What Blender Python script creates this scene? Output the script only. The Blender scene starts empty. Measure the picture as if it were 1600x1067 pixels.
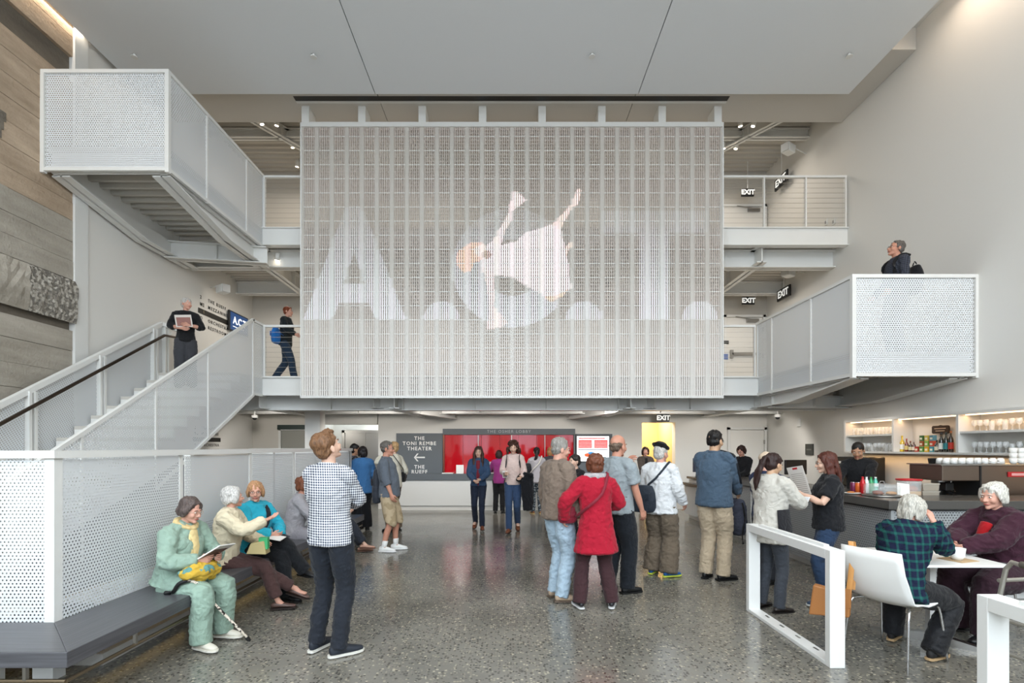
import bpy, math, random
import numpy as np
from mathutils import Vector, Matrix, noise as mnoise
random.seed(7)
PI = math.pi
SC = bpy.context.scene
COL = SC.collection
F, VX, VY, CH = 790.0, 797.0, 698.0, 1.6          # focal length in pixels of the 1600 frame, vanishing point, eye height

# ------------------------------------------------------------------ camera, light, exposure
cam = bpy.data.cameras.new('camera'); cam.sensor_width = 36; cam.lens = F/1600*36
cam.shift_x = (800-VX)/1600; cam.shift_y = (VY-533.5)/1600; cam.clip_start = 0.05
camo = bpy.data.objects.new('camera', cam); COL.objects.link(camo)
camo.location = (0, 0, CH); camo.rotation_euler = (PI/2, 0, 0); SC.camera = camo
SC.view_settings.view_transform = 'Standard'; SC.view_settings.look = 'None'
SC.view_settings.exposure = 0.17; SC.view_settings.gamma = 1.0; SC.view_settings.use_curve_mapping = False
SC.cycles.use_denoising = True; SC.cycles.max_bounces = 8; SC.cycles.diffuse_bounces = 5
SC.cycles.transparent_max_bounces = 12; SC.cycles.sample_clamp_indirect = 6; SC.cycles.caustics_refractive = False
SC.cycles.caustics_reflective = False; SC.cycles.glossy_bounces = 4
W = bpy.data.worlds.new('sky'); SC.world = W; W.use_nodes = True
bg = W.node_tree.nodes['Background']; bg.inputs[0].default_value = (.80, .91, 1.0, 1); bg.inputs[1].default_value = 5.4

def light(name, kind, loc, power, col=(1, 1, 1), rot=(0, 0, 0), size=1, sizey=None, angle=None):
    l = bpy.data.lights.new(name, kind); l.energy = power; l.color = col
    if kind == 'AREA':
        l.size = size
        if sizey: l.shape = 'RECTANGLE'; l.size_y = sizey
    if kind == 'SPOT': l.spot_size = angle or 1.2; l.spot_blend = .4; l.shadow_soft_size = .12
    if kind == 'POINT': l.shadow_soft_size = .1
    o = bpy.data.objects.new(name, l); COL.objects.link(o); o.location = loc; o.rotation_euler = rot
    return o
WARM = (1, .78, .55)
# daylight through the glass front behind the photographer
light('daylight_window', 'AREA', (0, -2.9, 5.2), 400, (.88, .95, 1), (PI/2, 0, 0), 12.5, 5.0)
# light strips of the ceiling coves along both side walls
light('cove_light', 'AREA', (6.25, 3.4, 8.3), 110, (1, .80, .62), (0, math.radians(20), 0), .35, 8)
light('cove_light', 'AREA', (-6.58, 3.8, 7.95), 30, (1, .84, .66), (0, math.radians(-10), 0), .06, 8)
# ceiling fixtures of the room above and behind the photographer, added fill lamps under the decks
for x in (-3.6, 0, 3.6): light('ceiling_light', 'AREA', (x, 1.2, 7.7), 70, (1, .95, .88), (0, 0, 0), 1.8)
for x in (-5.4, -3.3, -1.5, 0.3, 2.1, 3.9, 5.6): light('wall_fill', 'SPOT', (x, 10.7, 2.5), 62, (1, .95, .88), (.75, 0, 0), angle=2.0)  # added spots, tilted to brighten the back wall under the gallery
for x, y in ((5.5, 8.4), (5.5, 9.6), (-5.6, 9.2)): light('fill_light', 'SPOT', (x, y, 2.3), 14, (1, .93, .84), (.2, -.5 if x > 0 else .5, 0), angle=2.2)  # added fill under the landings, where no fixture hangs
light('fill_light', 'SPOT', (-3.6, 13.6, 2.3), 30, (1, .95, .88), angle=2.6)  # added fill that brightens the elevator recess
for x in (-5.2, -2, 2, 5.2):  # broad area lamps standing in for the galleries' small spotlights
    light('fill_light', 'AREA', (x, 11.6, 5.2), 22, (1, .9, .78), (0, 0, 0), 1.2)
    light('fill_light', 'AREA', (x, 11.6, 8.2), 22, (1, .9, .78), (0, 0, 0), 1.2)

# ------------------------------------------------------------------ helpers
def X(px, Y): return (px-VX)/F*Y
def Z(py, Y): return CH+(VY-py)/F*Y
def GY(py): return F*CH/(py-VY)
def GX(px, py): return X(px, GY(py))
def lin(h):
    h = h.lstrip('#'); r = [int(h[i:i+2], 16)/255 for i in (0, 2, 4)]
    return tuple((c/12.92 if c <= .04045 else ((c+.055)/1.055)**2.4) for c in r)
def nrm(v): v = np.asarray(v, float); return v/(np.linalg.norm(v)+1e-9)
def A(*v): return np.array(v, float)
MATS = {}
def mat(name, col, rough=.6, metal=0, bump=0, bscale=60, var=0, vscale=4, emit=0, alpha=None, trans=0, spec=.5, sheen=0, coat=0):
    if name in MATS: return MATS[name]
    m = bpy.data.materials.new(name); m.use_nodes = True; nt = m.node_tree; b = nt.nodes['Principled BSDF']
    c = lin(col) if isinstance(col, str) else col
    I = b.inputs; I['Base Color'].default_value = (*c, 1); I['Roughness'].default_value = rough; I['Metallic'].default_value = metal
    I['Specular IOR Level'].default_value = spec; I['Transmission Weight'].default_value = trans
    if sheen: I['Sheen Weight'].default_value = sheen; I['Sheen Roughness'].default_value = .5
    if coat: I['Coat Weight'].default_value = coat; I['Coat Roughness'].default_value = .05
    if emit: I['Emission Color'].default_value = (*c, 1); I['Emission Strength'].default_value = emit
    if alpha is not None: I['Alpha'].default_value = alpha
    if bump or var:
        tc = nt.nodes.new('ShaderNodeTexCoord')
        if bump:
            n = nt.nodes.new('ShaderNodeTexNoise'); n.inputs['Scale'].default_value = bscale; n.inputs['Detail'].default_value = 3
            bp = nt.nodes.new('ShaderNodeBump'); bp.inputs['Strength'].default_value = bump; bp.inputs['Distance'].default_value = .01
            nt.links.new(tc.outputs['Object'], n.inputs['Vector']); nt.links.new(n.outputs['Fac'], bp.inputs['Height']); nt.links.new(bp.outputs['Normal'], I['Normal'])
        if var:
            n = nt.nodes.new('ShaderNodeTexNoise'); n.inputs['Scale'].default_value = vscale; n.inputs['Detail'].default_value = 4
            r = nt.nodes.new('ShaderNodeValToRGB'); r.color_ramp.elements[0].position = .3; r.color_ramp.elements[1].position = .7
            r.color_ramp.elements[0].color = (*[x*(1-var) for x in c], 1); r.color_ramp.elements[1].color = (*[min(1, x*(1+var)) for x in c], 1)
            nt.links.new(tc.outputs['Object'], n.inputs['Vector']); nt.links.new(n.outputs['Fac'], r.inputs['Fac']); nt.links.new(r.outputs['Color'], I['Base Color'])
    MATS[name] = m; return m

SCR = bpy.data.scenes.new('scratch')
class G:
    """collects closed shapes and links them as ONE mesh object"""
    def __init__(s): s.v = []; s.f = []; s.mi = []; s.n = 0; s.R = np.eye(3); s.o = np.zeros(3); s.k = 1.0; s.m = 0
    def xf(s, R=None, o=None, k=1.0):
        s.R = np.eye(3) if R is None else np.asarray(R); s.o = np.zeros(3) if o is None else np.asarray(o, float); s.k = k; return s
    def add(s, v, f):
        v = np.asarray(v, float); v = (v*s.k) @ s.R.T + s.o
        s.v.append(v); s.f += [tuple(i+s.n for i in q) for q in f]; s.mi += [s.m]*len(f); s.n += len(v); return s
    def box(s, a, b):
        x0, y0, z0 = a; x1, y1, z1 = b
        return s.add([(x0, y0, z0), (x1, y0, z0), (x1, y1, z0), (x0, y1, z0), (x0, y0, z1), (x1, y0, z1), (x1, y1, z1), (x0, y1, z1)],
                     [(0, 3, 2, 1), (4, 5, 6, 7), (0, 1, 5, 4), (1, 2, 6, 5), (2, 3, 7, 6), (3, 0, 4, 7)])
    def prism(s, poly, axis, a, b):
        """polygon of 2-D points extruded along an axis"""
        n = len(poly); v = []
        for w in (a, b):
            for p in poly:
                v.append({'x': (w, p[0], p[1]), 'y': (p[0], w, p[1]), 'z': (p[0], p[1], w)}[axis])
        f = [tuple(range(n)), tuple(range(2*n-1, n-1, -1))]+[(i, i+n, (i+1) % n+n, (i+1) % n) for i in range(n)]
        return s.add(v, f)
    def loft(s, pts, ra, rb=None, side=(1, 0, 0), seg=12, cap=1.0, sub=2, cap0=None):
        P = np.asarray(pts, float); n = len(P)
        ra = np.ones(n)*ra if np.isscalar(ra) else np.asarray(ra, float)
        rb = ra.copy() if rb is None else (np.ones(n)*rb if np.isscalar(rb) else np.asarray(rb, float))
        if sub > 1 and n > 2:
            T = np.linspace(0, n-1, (n-1)*sub+1); q = np.c_[P, ra, rb]; out = []
            for t in T:
                i = min(int(t), n-2); u = t-i; p0 = q[max(i-1, 0)]; p1 = q[i]; p2 = q[i+1]; p3 = q[min(i+2, n-1)]
                out.append(.5*((2*p1)+(-p0+p2)*u+(2*p0-5*p1+4*p2-p3)*u*u+(-p0+3*p1-3*p2+p3)*u**3))
            q = np.array(out); P, ra, rb = q[:, :3], np.abs(q[:, 3]), np.abs(q[:, 4]); n = len(P)
        T = np.gradient(P, axis=0); S0 = nrm(side); rings = []; prev = None
        for i in range(n):
            t = nrm(T[i]); sd = S0-t*np.dot(S0, t)
            if np.linalg.norm(sd) < .15: sd = prev if prev is not None else np.cross(t, A(.3, 1, .2))
            sd = nrm(sd); prev = sd; rings.append((P[i], ra[i], rb[i], sd, np.cross(t, sd), t))
        c0 = cap if cap0 is None else cap0; full = []
        for r, c, sg in ((rings[0], c0, -1), ):
            if c > 0:
                m = min(r[1], r[2])*c
                for a in (80, 50, 25): full.append((r[0]-r[5]*m*math.sin(math.radians(a)), r[1]*math.cos(math.radians(a)), r[2]*math.cos(math.radians(a)), r[3], r[4]))
        full += [r[:5] for r in rings]
        r = rings[-1]
        if cap > 0:
            m = min(r[1], r[2])*cap
            for a in (25, 50, 80): full.append((r[0]+r[5]*m*math.sin(math.radians(a)), r[1]*math.cos(math.radians(a)), r[2]*math.cos(math.radians(a)), r[3], r[4]))
        th = np.linspace(0, 2*PI, seg, endpoint=False); v = np.concatenate([p+np.outer(np.cos(th)*a, sd)+np.outer(np.sin(th)*b, nn) for p, a, b, sd, nn in full])
        k = len(full); f = []
        for i in range(k-1):
            for j in range(seg): f.append((i*seg+j, i*seg+(j+1) % seg, (i+1)*seg+(j+1) % seg, (i+1)*seg+j))
        f.append(tuple(range(seg-1, -1, -1))); f.append(tuple(range((k-1)*seg, k*seg)))
        return s.add(v, f)
    def tube(s, pts, r, seg=8, sub=1): return s.loft(pts, r, seg=seg, cap=0, sub=sub, side=(.31, .21, .93))
    def ell(s, c, r, R=None, seg=14, rings=9):
        r = A(r, r, r) if np.isscalar(r) else A(*r); v = [(0, 0, 1)]
        for i in range(1, rings):
            a = PI*i/rings
            for j in range(seg): b = 2*PI*j/seg; v.append((math.sin(a)*math.cos(b), math.sin(a)*math.sin(b), math.cos(a)))
        v.append((0, 0, -1)); v = np.array(v)*r
        if R is not None: v = v @ np.asarray(R).T
        v = v+A(*c); f = [(0, 1+j, 1+(j+1) % seg) for j in range(seg)]
        for i in range(rings-2):
            for j in range(seg): f.append((1+i*seg+j, 1+(i+1)*seg+j, 1+(i+1)*seg+(j+1) % seg, 1+i*seg+(j+1) % seg))
        L = len(v)-1; o = 1+(rings-2)*seg; f += [(L, o+(j+1) % seg, o+j) for j in range(seg)]
        return s.add(v, f)
    def lathe(s, prof, c=(0, 0, 0), seg=16):
        v = []; k = len(prof)
        for r, z in prof:
            for j in range(seg): a = 2*PI*j/seg; v.append((c[0]+r*math.cos(a), c[1]+r*math.sin(a), c[2]+z))
        f = [(i*seg+j, i*seg+(j+1) % seg, (i+1)*seg+(j+1) % seg, (i+1)*seg+j) for i in range(k-1) for j in range(seg)]
        if prof[0][0] > 0: f.append(tuple(range(seg-1, -1, -1)))
        if prof[-1][0] > 0: f.append(tuple(range((k-1)*seg, k*seg)))
        return s.add(v, f)
    def mesh(s, name='mesh'):
        me = bpy.data.meshes.new(name); me.from_pydata(np.concatenate(s.v).tolist(), [], s.f)
        if any(s.mi): me.polygons.foreach_set('material_index', s.mi)
        me.update(); return me
    def build(s, name, m, parent=None, smooth=False, label=None, bevel=0, **tags):
        me = s.mesh(name)
        return link(name, me, m, parent, smooth, label, bevel, **tags)
def link(name, me, m, parent=None, smooth=False, label=None, bevel=0, **tags):
    if m is not None and not me.materials:
        for q in (m if isinstance(m, (list, tuple)) else [m]): me.materials.append(q)
    if smooth: me.polygons.foreach_set('use_smooth', [True]*len(me.polygons))
    o = bpy.data.objects.new(name, me); COL.objects.link(o)
    if parent is not None: o.parent = parent
    if label: o['label'] = label
    for k, v in tags.items(): o[k] = v
    if bevel:
        b = o.modifiers.new('bevel', 'BEVEL'); b.width = bevel; b.segments = 2; b.limit_method = 'ANGLE'
    return o
def thing(name, label, cat, loc=(0, 0, 0), rz=0, group=None):
    o = bpy.data.objects.new(name, None); COL.objects.link(o); o.location = loc; o.rotation_euler = (0, 0, rz); o.empty_display_size = .1
    o['label'] = label; o['category'] = cat
    if group: o['group'] = group
    return o
def tag(o, label, cat, group=None):
    o['label'] = label; o['category'] = cat
    if group: o['group'] = group
    return o
def struct(name, label=None):
    o = bpy.data.objects.new(name, None); COL.objects.link(o); o['kind'] = 'structure'
    if label: o['label'] = label
    return o
def dup(root, loc, rz=0, label=None, group=None, scale=None):
    r = root.copy(); COL.objects.link(r); r.location = loc; r.rotation_euler = (0, 0, rz)
    if scale: r.scale = (scale,)*3
    if label: r['label'] = label
    if group: r['group'] = group
    for ch in list(root.children):
        c = ch.copy(); COL.objects.link(c); c.parent = r
        for g in ch.children:
            d = g.copy(); COL.objects.link(d); d.parent = c
    return r
def text(s, name, m, size, M, parent=None, ext=.002, align='CENTER', sp=1.0, bold=0):
    cu = bpy.data.curves.new(name, 'FONT'); cu.body = s; cu.size = size; cu.extrude = ext; cu.align_x = align; cu.align_y = 'CENTER'; cu.resolution_u = 2
    cu.space_character = sp; cu.offset = bold
    tmp = bpy.data.objects.new('t', cu); SCR.collection.objects.link(tmp); SCR.view_layers[0].update(); dg = SCR.view_layers[0].depsgraph
    me = bpy.data.meshes.new_from_object(tmp.evaluated_get(dg)); bpy.data.objects.remove(tmp); me.materials.clear(); me.materials.append(m)
    o = bpy.data.objects.new(name, me); COL.objects.link(o)
    if parent is not None: o.parent = parent
    o.matrix_local = M; return o
def face_y(x, y, z): return Matrix.Translation((x, y, z)) @ Matrix.Rotation(PI/2, 4, 'X')                        # lettering that faces the photographer
def face_x(x, y, z): return Matrix.Translation((x, y, z)) @ Matrix.Rotation(PI/2, 4, 'Z') @ Matrix.Rotation(PI/2, 4, 'X')   # lettering on the left wall, facing +x
def face_nx(x, y, z): return Matrix.Translation((x, y, z)) @ Matrix.Rotation(-PI/2, 4, 'Z') @ Matrix.Rotation(PI/2, 4, 'X')

def perf(name, org, eu, lu, ev, lv, m, parent, pitch=.03, r=.27, label=None):
    """sheet with real round holes; eu, ev unit vectors along its two edges"""
    eu, ev, org = nrm(eu), nrm(ev), A(*org); nu = max(1, int(lu/pitch)); pu = lu/(nu+.5); nv = max(1, int(lv/(pitch*.866))); pv = lv/nv
    j, i = np.mgrid[0:nv, 0:nu]; cu = (i+.5*(j % 2)+.5)*pu; cv = (j+.5)*pv; cu = cu.ravel(); cv = cv.ravel()
    a = np.radians(30+60*np.arange(6)); R = pu/math.sqrt(3); sy = pv/(pu*.866)
    ou = np.c_[cu[:, None]+R*np.cos(a), cu[:, None]+r*pu*np.cos(a)]; ov = np.c_[cv[:, None]+R*np.sin(a)*sy, cv[:, None]+r*pu*np.sin(a)]
    v = org+ou.reshape(-1, 1)*eu+ov.reshape(-1, 1)*ev; N = len(cu)
    k = np.arange(6); q = np.stack([k, (k+1) % 6, (k+1) % 6+6, k+6], 1).ravel(); f = (np.arange(N)[:, None]*12+q).ravel()
    me = bpy.data.meshes.new(name); me.vertices.add(N*12); me.vertices.foreach_set('co', v.ravel())
    me.loops.add(N*24); me.loops.foreach_set('vertex_index', f.astype(np.int32)); me.polygons.add(N*6)
    me.polygons.foreach_set('loop_start', np.arange(0, N*24, 4, dtype=np.int32)); me.update(calc_edges=True)
    return link(name, me, m, parent, False, label)

# ------------------------------------------------------------------ materials of the building
white = mat('white_paint', '#dcdcd9', .5, bump=.05, bscale=30)
wall_w = mat('white_wall', '#dedcd7', .85, bump=.06, bscale=120)
wall_g = mat('warm_grey_wall', '#ccc8c0', .85, bump=.05, bscale=120)
ceil_m = mat('ceiling_paint', '#dfe2e4', .9)
steel_w = mat('white_steel', '#e2e2df', .35, bump=.03, bscale=20)
perf_m = mat('perforated_white_metal', '#d9dcde', .4, metal=0)
deck_m = mat('deck_grey', '#c6c2ba', .6)
dark = mat('dark_metal', '#1c1c1d', .4)
black = mat('black_plastic', '#101011', .45)
chrome = mat('chrome', '#c9c9c9', .12, metal=1)
steel = mat('brushed_steel', '#a8a6a2', .3, metal=1)
grey_sign = mat('slate_panel', '#5d6368', .55)
letter_w = mat('white_lettering', '#e9e9e6', .5)
glass = mat('clear_glass', (1, 1, 1), .02, trans=1, spec=.5)
lamp_on = mat('lamp_glow', (1, .86, .66), emit=9)

def terrazzo():
    m = bpy.data.materials.new('polished_aggregate_floor'); m.use_nodes = True; nt = m.node_tree; N = nt.nodes; L = nt.links; b = N['Principled BSDF']
    tc = N.new('ShaderNodeTexCoord')
    def ramp(els):
        r = N.new('ShaderNodeValToRGB'); e = r.color_ramp.elements
        e[0].position, e[0].color = els[0][0], (*lin(els[0][1]), 1); e[1].position, e[1].color = els[1][0], (*lin(els[1][1]), 1)
        for p, c in els[2:]: x = e.new(p); x.color = (*lin(c), 1)
        return r
    n1 = N.new('ShaderNodeTexNoise'); n1.inputs['Scale'].default_value = .9; n1.inputs['Detail'].default_value = 5
    base = ramp([(.35, '#66645d'), (.68, '#86837b')]); L.new(tc.outputs['Object'], n1.inputs['Vector']); L.new(n1.outputs['Fac'], base.inputs['Fac'])
    v1 = N.new('ShaderNodeTexVoronoi'); v1.inputs['Scale'].default_value = 48; L.new(tc.outputs['Object'], v1.inputs['Vector'])
    sep = N.new('ShaderNodeSeparateColor'); L.new(v1.outputs['Color'], sep.inputs['Color'])
    stone = ramp([(0, '#24221f'), (1, '#b8b09c'), (.24, '#4a463e'), (.42, '#7d786e'), (.72, '#9c9584'), (.9, '#bdb49f')])
    stone.color_ramp.interpolation = 'CONSTANT'; L.new(sep.outputs['Red'], stone.inputs['Fac'])
    lt = N.new('ShaderNodeMath'); lt.operation = 'LESS_THAN'; lt.inputs[1].default_value = .5; L.new(v1.outputs['Distance'], lt.inputs[0])
    gt = N.new('ShaderNodeMath'); gt.operation = 'GREATER_THAN'; gt.inputs[1].default_value = .38; L.new(sep.outputs['Green'], gt.inputs[0])
    mu = N.new('ShaderNodeMath'); mu.operation = 'MULTIPLY'; L.new(lt.outputs[0], mu.inputs[0]); L.new(gt.outputs[0], mu.inputs[1])
    mu2 = N.new('ShaderNodeMath'); mu2.operation = 'MULTIPLY'; mu2.inputs[1].default_value = .72; L.new(mu.outputs[0], mu2.inputs[0])
    mx = N.new('ShaderNodeMix'); mx.data_type = 'RGBA'; L.new(mu2.outputs[0], mx.inputs['Factor']); L.new(base.outputs['Color'], mx.inputs['A']); L.new(stone.outputs['Color'], mx.inputs['B'])
    L.new(mx.outputs['Result'], b.inputs['Base Color'])
    n2 = N.new('ShaderNodeTexNoise'); n2.inputs['Scale'].default_value = 2.5; n2.inputs['Detail'].default_value = 3; L.new(tc.outputs['Object'], n2.inputs['Vector'])
    mr = N.new('ShaderNodeMapRange'); mr.inputs['To Min'].default_value = .10; mr.inputs['To Max'].default_value = .24; L.new(n2.outputs['Fac'], mr.inputs['Value']); L.new(mr.outputs['Result'], b.inputs['Roughness'])
    bp = N.new('ShaderNodeBump'); bp.inputs['Strength'].default_value = .05; bp.inputs['Distance'].default_value = .01
    n3 = N.new('ShaderNodeTexNoise'); n3.inputs['Scale'].default_value = 14; L.new(tc.outputs['Object'], n3.inputs['Vector']); L.new(n3.outputs['Fac'], bp.inputs['Height']); L.new(bp.outputs['Normal'], b.inputs['Normal'])
    b.inputs['Specular IOR Level'].default_value = .6
    return m
def concrete(name, c1, c2, scale=1.2, rough_bump=.4, speck=0):
    m = bpy.data.materials.new(name); m.use_nodes = True; nt = m.node_tree; N = nt.nodes; L = nt.links; b = N['Principled BSDF']; b.inputs['Roughness'].default_value = .9
    tc = N.new('ShaderNodeTexCoord'); mp = N.new('ShaderNodeMapping'); mp.inputs['Scale'].default_value = (1, .35, 1.6); L.new(tc.outputs['Object'], mp.inputs['Vector'])
    n = N.new('ShaderNodeTexNoise'); n.inputs['Scale'].default_value = scale*2; n.inputs['Detail'].default_value = 9; n.inputs['Roughness'].default_value = .65; L.new(mp.outputs['Vector'], n.inputs['Vector'])
    r = N.new('ShaderNodeValToRGB'); e = r.color_ramp.elements; e[0].position, e[1].position = .32, .68; e[0].color = (*lin(c1), 1); e[1].color = (*lin(c2), 1)
    L.new(n.outputs['Fac'], r.inputs['Fac']); out = r.outputs['Color']
    if speck:
        v = N.new('ShaderNodeTexVoronoi'); v.inputs['Scale'].default_value = 30; L.new(tc.outputs['Object'], v.inputs['Vector'])
        r2 = N.new('ShaderNodeValToRGB'); r2.color_ramp.interpolation = 'CONSTANT'; e = r2.color_ramp.elements; e[0].color = (*lin('#3c3832'), 1); e[1].position = .35; e[1].color = (*lin('#b9b3a8'), 1); x = e.new(.7); x.color = (*lin('#7b756b'), 1)
        sp = N.new('ShaderNodeSeparateColor'); L.new(v.outputs['Color'], sp.inputs['Color']); L.new(sp.outputs['Red'], r2.inputs['Fac'])
        mx = N.new('ShaderNodeMix'); mx.data_type = 'RGBA'; mx.inputs['Factor'].default_value = speck; L.new(out, mx.inputs['A']); L.new(r2.outputs['Color'], mx.inputs['B']); out = mx.outputs['Result']
    L.new(out, b.inputs['Base Color'])
    n2 = N.new('ShaderNodeTexNoise'); n2.inputs['Scale'].default_value = 25; n2.inputs['Detail'].default_value = 6; L.new(tc.outputs['Object'], n2.inputs['Vector'])
    bp = N.new('ShaderNodeBump'); bp.inputs['Strength'].default_value = rough_bump; bp.inputs['Distance'].default_value = .03; L.new(n2.outputs['Fac'], bp.inputs['Height']); L.new(bp.outputs['Normal'], b.inputs['Normal'])
    return m
conc_warm = concrete('board_formed_concrete', '#97846f', '#bfaa93'); conc_grey = concrete('grey_board_concrete', '#938c80', '#b3aca0')
conc_rough = concrete('exposed_aggregate_concrete', '#87827a', '#b4aea4', 3, .9, .6); conc_dark = concrete('recess_concrete', '#5d564c', '#7b7266')
# ------------------------------------------------------------------ the setting
XL, XR, YB, YW, YF = -6.62, 6.6, 9.93, 13.0, -3.0
fl = G().box((-8, YF-3, -.2), (8, 15.2, 0)).build('floor', terrazzo(), kind='structure')
ring = G()
for k in range(64):
    a0, a1 = 2*PI*k/64, 2*PI*(k+1)/64; cx, cy, R0, R1 = 2.35, 8.0, .62, .63
    ring.add([(cx+R0*math.cos(a0), cy+R0*math.sin(a0), .0012), (cx+R1*math.cos(a0), cy+R1*math.sin(a0), .0012), (cx+R1*math.cos(a1), cy+R1*math.sin(a1), .0012), (cx+R0*math.cos(a1), cy+R0*math.sin(a1), .0012)], [(0, 1, 2, 3)])
ring.build('inlay_ring', mat('joint', '#3b3834', .3), fl)
G().box((XR, YF, 0), (XR+.3, YW+.3, 9)).build('wall_right', wall_w, kind='structure')
bw = struct('wall_back')
G().box((X(591, YW), YW, 0), (X(1003, YW), YW+.25, 2.62)).build('wall_panel', wall_w, bw)
G().box((X(1055, YW), YW, 0), (XR, YW+.25, 2.62)).build('wall_panel', wall_w, bw)
G().box((X(1003, YW), YW, Z(660, YW)), (X(1055, YW), YW+.25, 2.62)).build('wall_panel', wall_w, bw)
G().box((XL-.1, YW, 2.62), (XR, YW+.25, 9)).build('wall_panel', wall_g, bw)
G().box((XL-.1, YW, 0), (X(500, YW), YW+.25, 2.62)).build('wall_panel', wall_g, bw)
# yellow passage behind the doorway
yel = mat('yellow_wall', '#e5c987', .8)
py = struct('wall_passage')
G().box((X(1003, YW)-.9, YW+1.6, 0), (X(1055, YW)+.5, YW+1.7, 2.6)).build('wall_panel', yel, py)
G().box((X(1055, YW)+.02, YW+.25, 0), (X(1055, YW)+.1, YW+1.6, 2.6)).build('wall_panel', yel, py)
G().box((X(1003, YW)-.1, YW+.25, 0), (X(1003, YW)-.02, YW+1.6, 2.6)).build('wall_panel', yel, py)
light('passage_light', 'AREA', (3.7, YW+.9, 2.5), 17, (1, .93, .8), (0, 0, 0), .5)
# elevator recess
rc = struct('wall_recess')
G().box((X(500, YW), YW+1.0, 0), (X(591, YW)+.2, YW+1.2, 2.62)).build('wall_panel', wall_w, rc)
G().box((X(591, YW), YW+.25, 0), (X(591, YW)+.15, YW+1.0, 2.62)).build('wall_panel', wall_w, rc)
G().box((X(500, YW)-.1, YW+.25, 0), (X(500, YW)+.02, YW+1.0, 2.62)).build('wall_panel', wall_g, rc)
G().box((X(505, YW), YW-.05, Z(663, YW)), (X(590, YW), YW+.25, 2.6)).build('lintel', wall_w, rc)
# left wall: grey plaster part and bare concrete part
lw = struct('wall_left')
G().box((XL-.3, 7.9, 0), (XL, YW+.3, 9)).build('plaster_panel', wall_w, lw)
G().box((XL-.3, 7.66, 0), (XL+.03, 7.9, 9)).build('white_pier', white, lw, label='white painted pier')
G().box((XL-.4, YF, 0), (XL-.06, 7.66, 9)).build('backing', conc_dark, lw)
z = 0; i = 0; rnd = random.Random(3)
while z < 8.9:
    h = .30+rnd.uniform(-.03, .03)
    if 3.3 < z+h/2 < 4.15: z += h if z+h < 4.12 else 4.12-z+.001; continue
    if z < 3.45 and z+h > 3.45: h = 3.45-z
    if 7.15 < z+h/2 < 7.5: z = 7.5; continue
    m = conc_warm if z > 5.0 else conc_grey
    y = YF
    while y < 7.66:
        l = rnd.uniform(2.2, 4.2); y1 = min(7.66, y+l)
        if 7.66-y1 < .8: y1 = 7.66
        G().box((XL-.1, y+.002, z+.002), (XL+rnd.uniform(-.012, .006), y1-.002, z+h-.004)).build('concrete_board', m, lw)
        y = y1
    z += h; i += 1
for k, (y0, y1) in enumerate([(YF, 0), (0, 3.4), (3.4, 6.0), (6.0, 6.9), (6.9, 7.66)]):
    g = G(); n = 14; sub = []
    for a in range(n+1):
        for b in range(7): sub.append((XL+.04+.03*mnoise.noise(Vector((a*.9+k*7, b*1.1, 3)))+(.03 if 0 < b < 6 else 0), y0+(y1-y0)*a/n, 3.46+.64*b/6))
    f = [(a*7+b, (a+1)*7+b, (a+1)*7+b+1, a*7+b+1) for a in range(n) for b in range(6)]
    g.add(sub, f); g.box((XL-.1, y0, 3.5), (XL+.02, y1, 4.08))
    g.build('aggregate_band', conc_grey if k == 3 else conc_rough, lw)
g = G()
for k in range(9): g.box((XL-.01, 6.3+.03*k, 4.9+.12*k+.0), (XL+.004, 6.4+.03*k, 5.02+.12*k))
g.build('spalled_pocket', conc_dark, lw)
# ceiling: three large floating panels, the soffit behind them, bright coves at both sides
ce = struct('ceiling')
xs = [-6.5, -2.39, 2.27, 6.01]
for a, b in zip(xs[:-1], xs[1:]): G().box((a+.008, YF, 7.85), (b-.008, 8.96, 7.98)).build('ceiling_panel', ceil_m, ce)
G().box((-6.5, YF, 8.4), (8, 9, 8.6)).build('ceiling_slab', white, ce)
for a, b in zip([XL, -2.43, 2.3], [-2.43, 2.3, XR]):
    G().box((a+.006, 9.5, 8.05), (b-.006, YB+.12, 8.75)).build('soffit_panel', mat('soffit_paint', '#c9c5be', .9), ce)
    G().box((a+.006, 8.21, 8.05), (b-.006, 9.3, 8.75)).build('soffit_panel', MATS['soffit_paint'], ce)
G().box((XL, 9.3, 8.05), (-4, 9.5, 8.75)).build('soffit_panel', MATS['soffit_paint'], ce)
G().box((4.05, 9.3, 8.05), (XR, 9.5, 8.75)).build('soffit_panel', MATS['soffit_paint'], ce)
G().box((-4, 9.44, 8.05), (4.05, 9.5, 8.75)).build('soffit_strip', white, ce); G().box((-4, 9.3, 8.056), (4.05, 9.44, 8.3)).build('slot_shade', black, ce, label='slot above the screen, its dark depth painted black')  # black box closes the slot and paints in its dark depth
sp = G().lathe([(.05, 0), (.05, .012), (.02, .02), (.02, .05), (.035, .05)], (0, 0, 0)).build('sprinkler_head', white); COL.objects.unlink(sp)
for px, py_ in ((210, 85), (490, 85), (925, 84), (1327, 84)):
    y = F*(7.85-CH)/(VY-py_); o = sp.copy(); COL.objects.link(o); o.location = (X(px, y), y, 7.80); o.parent = ce
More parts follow.
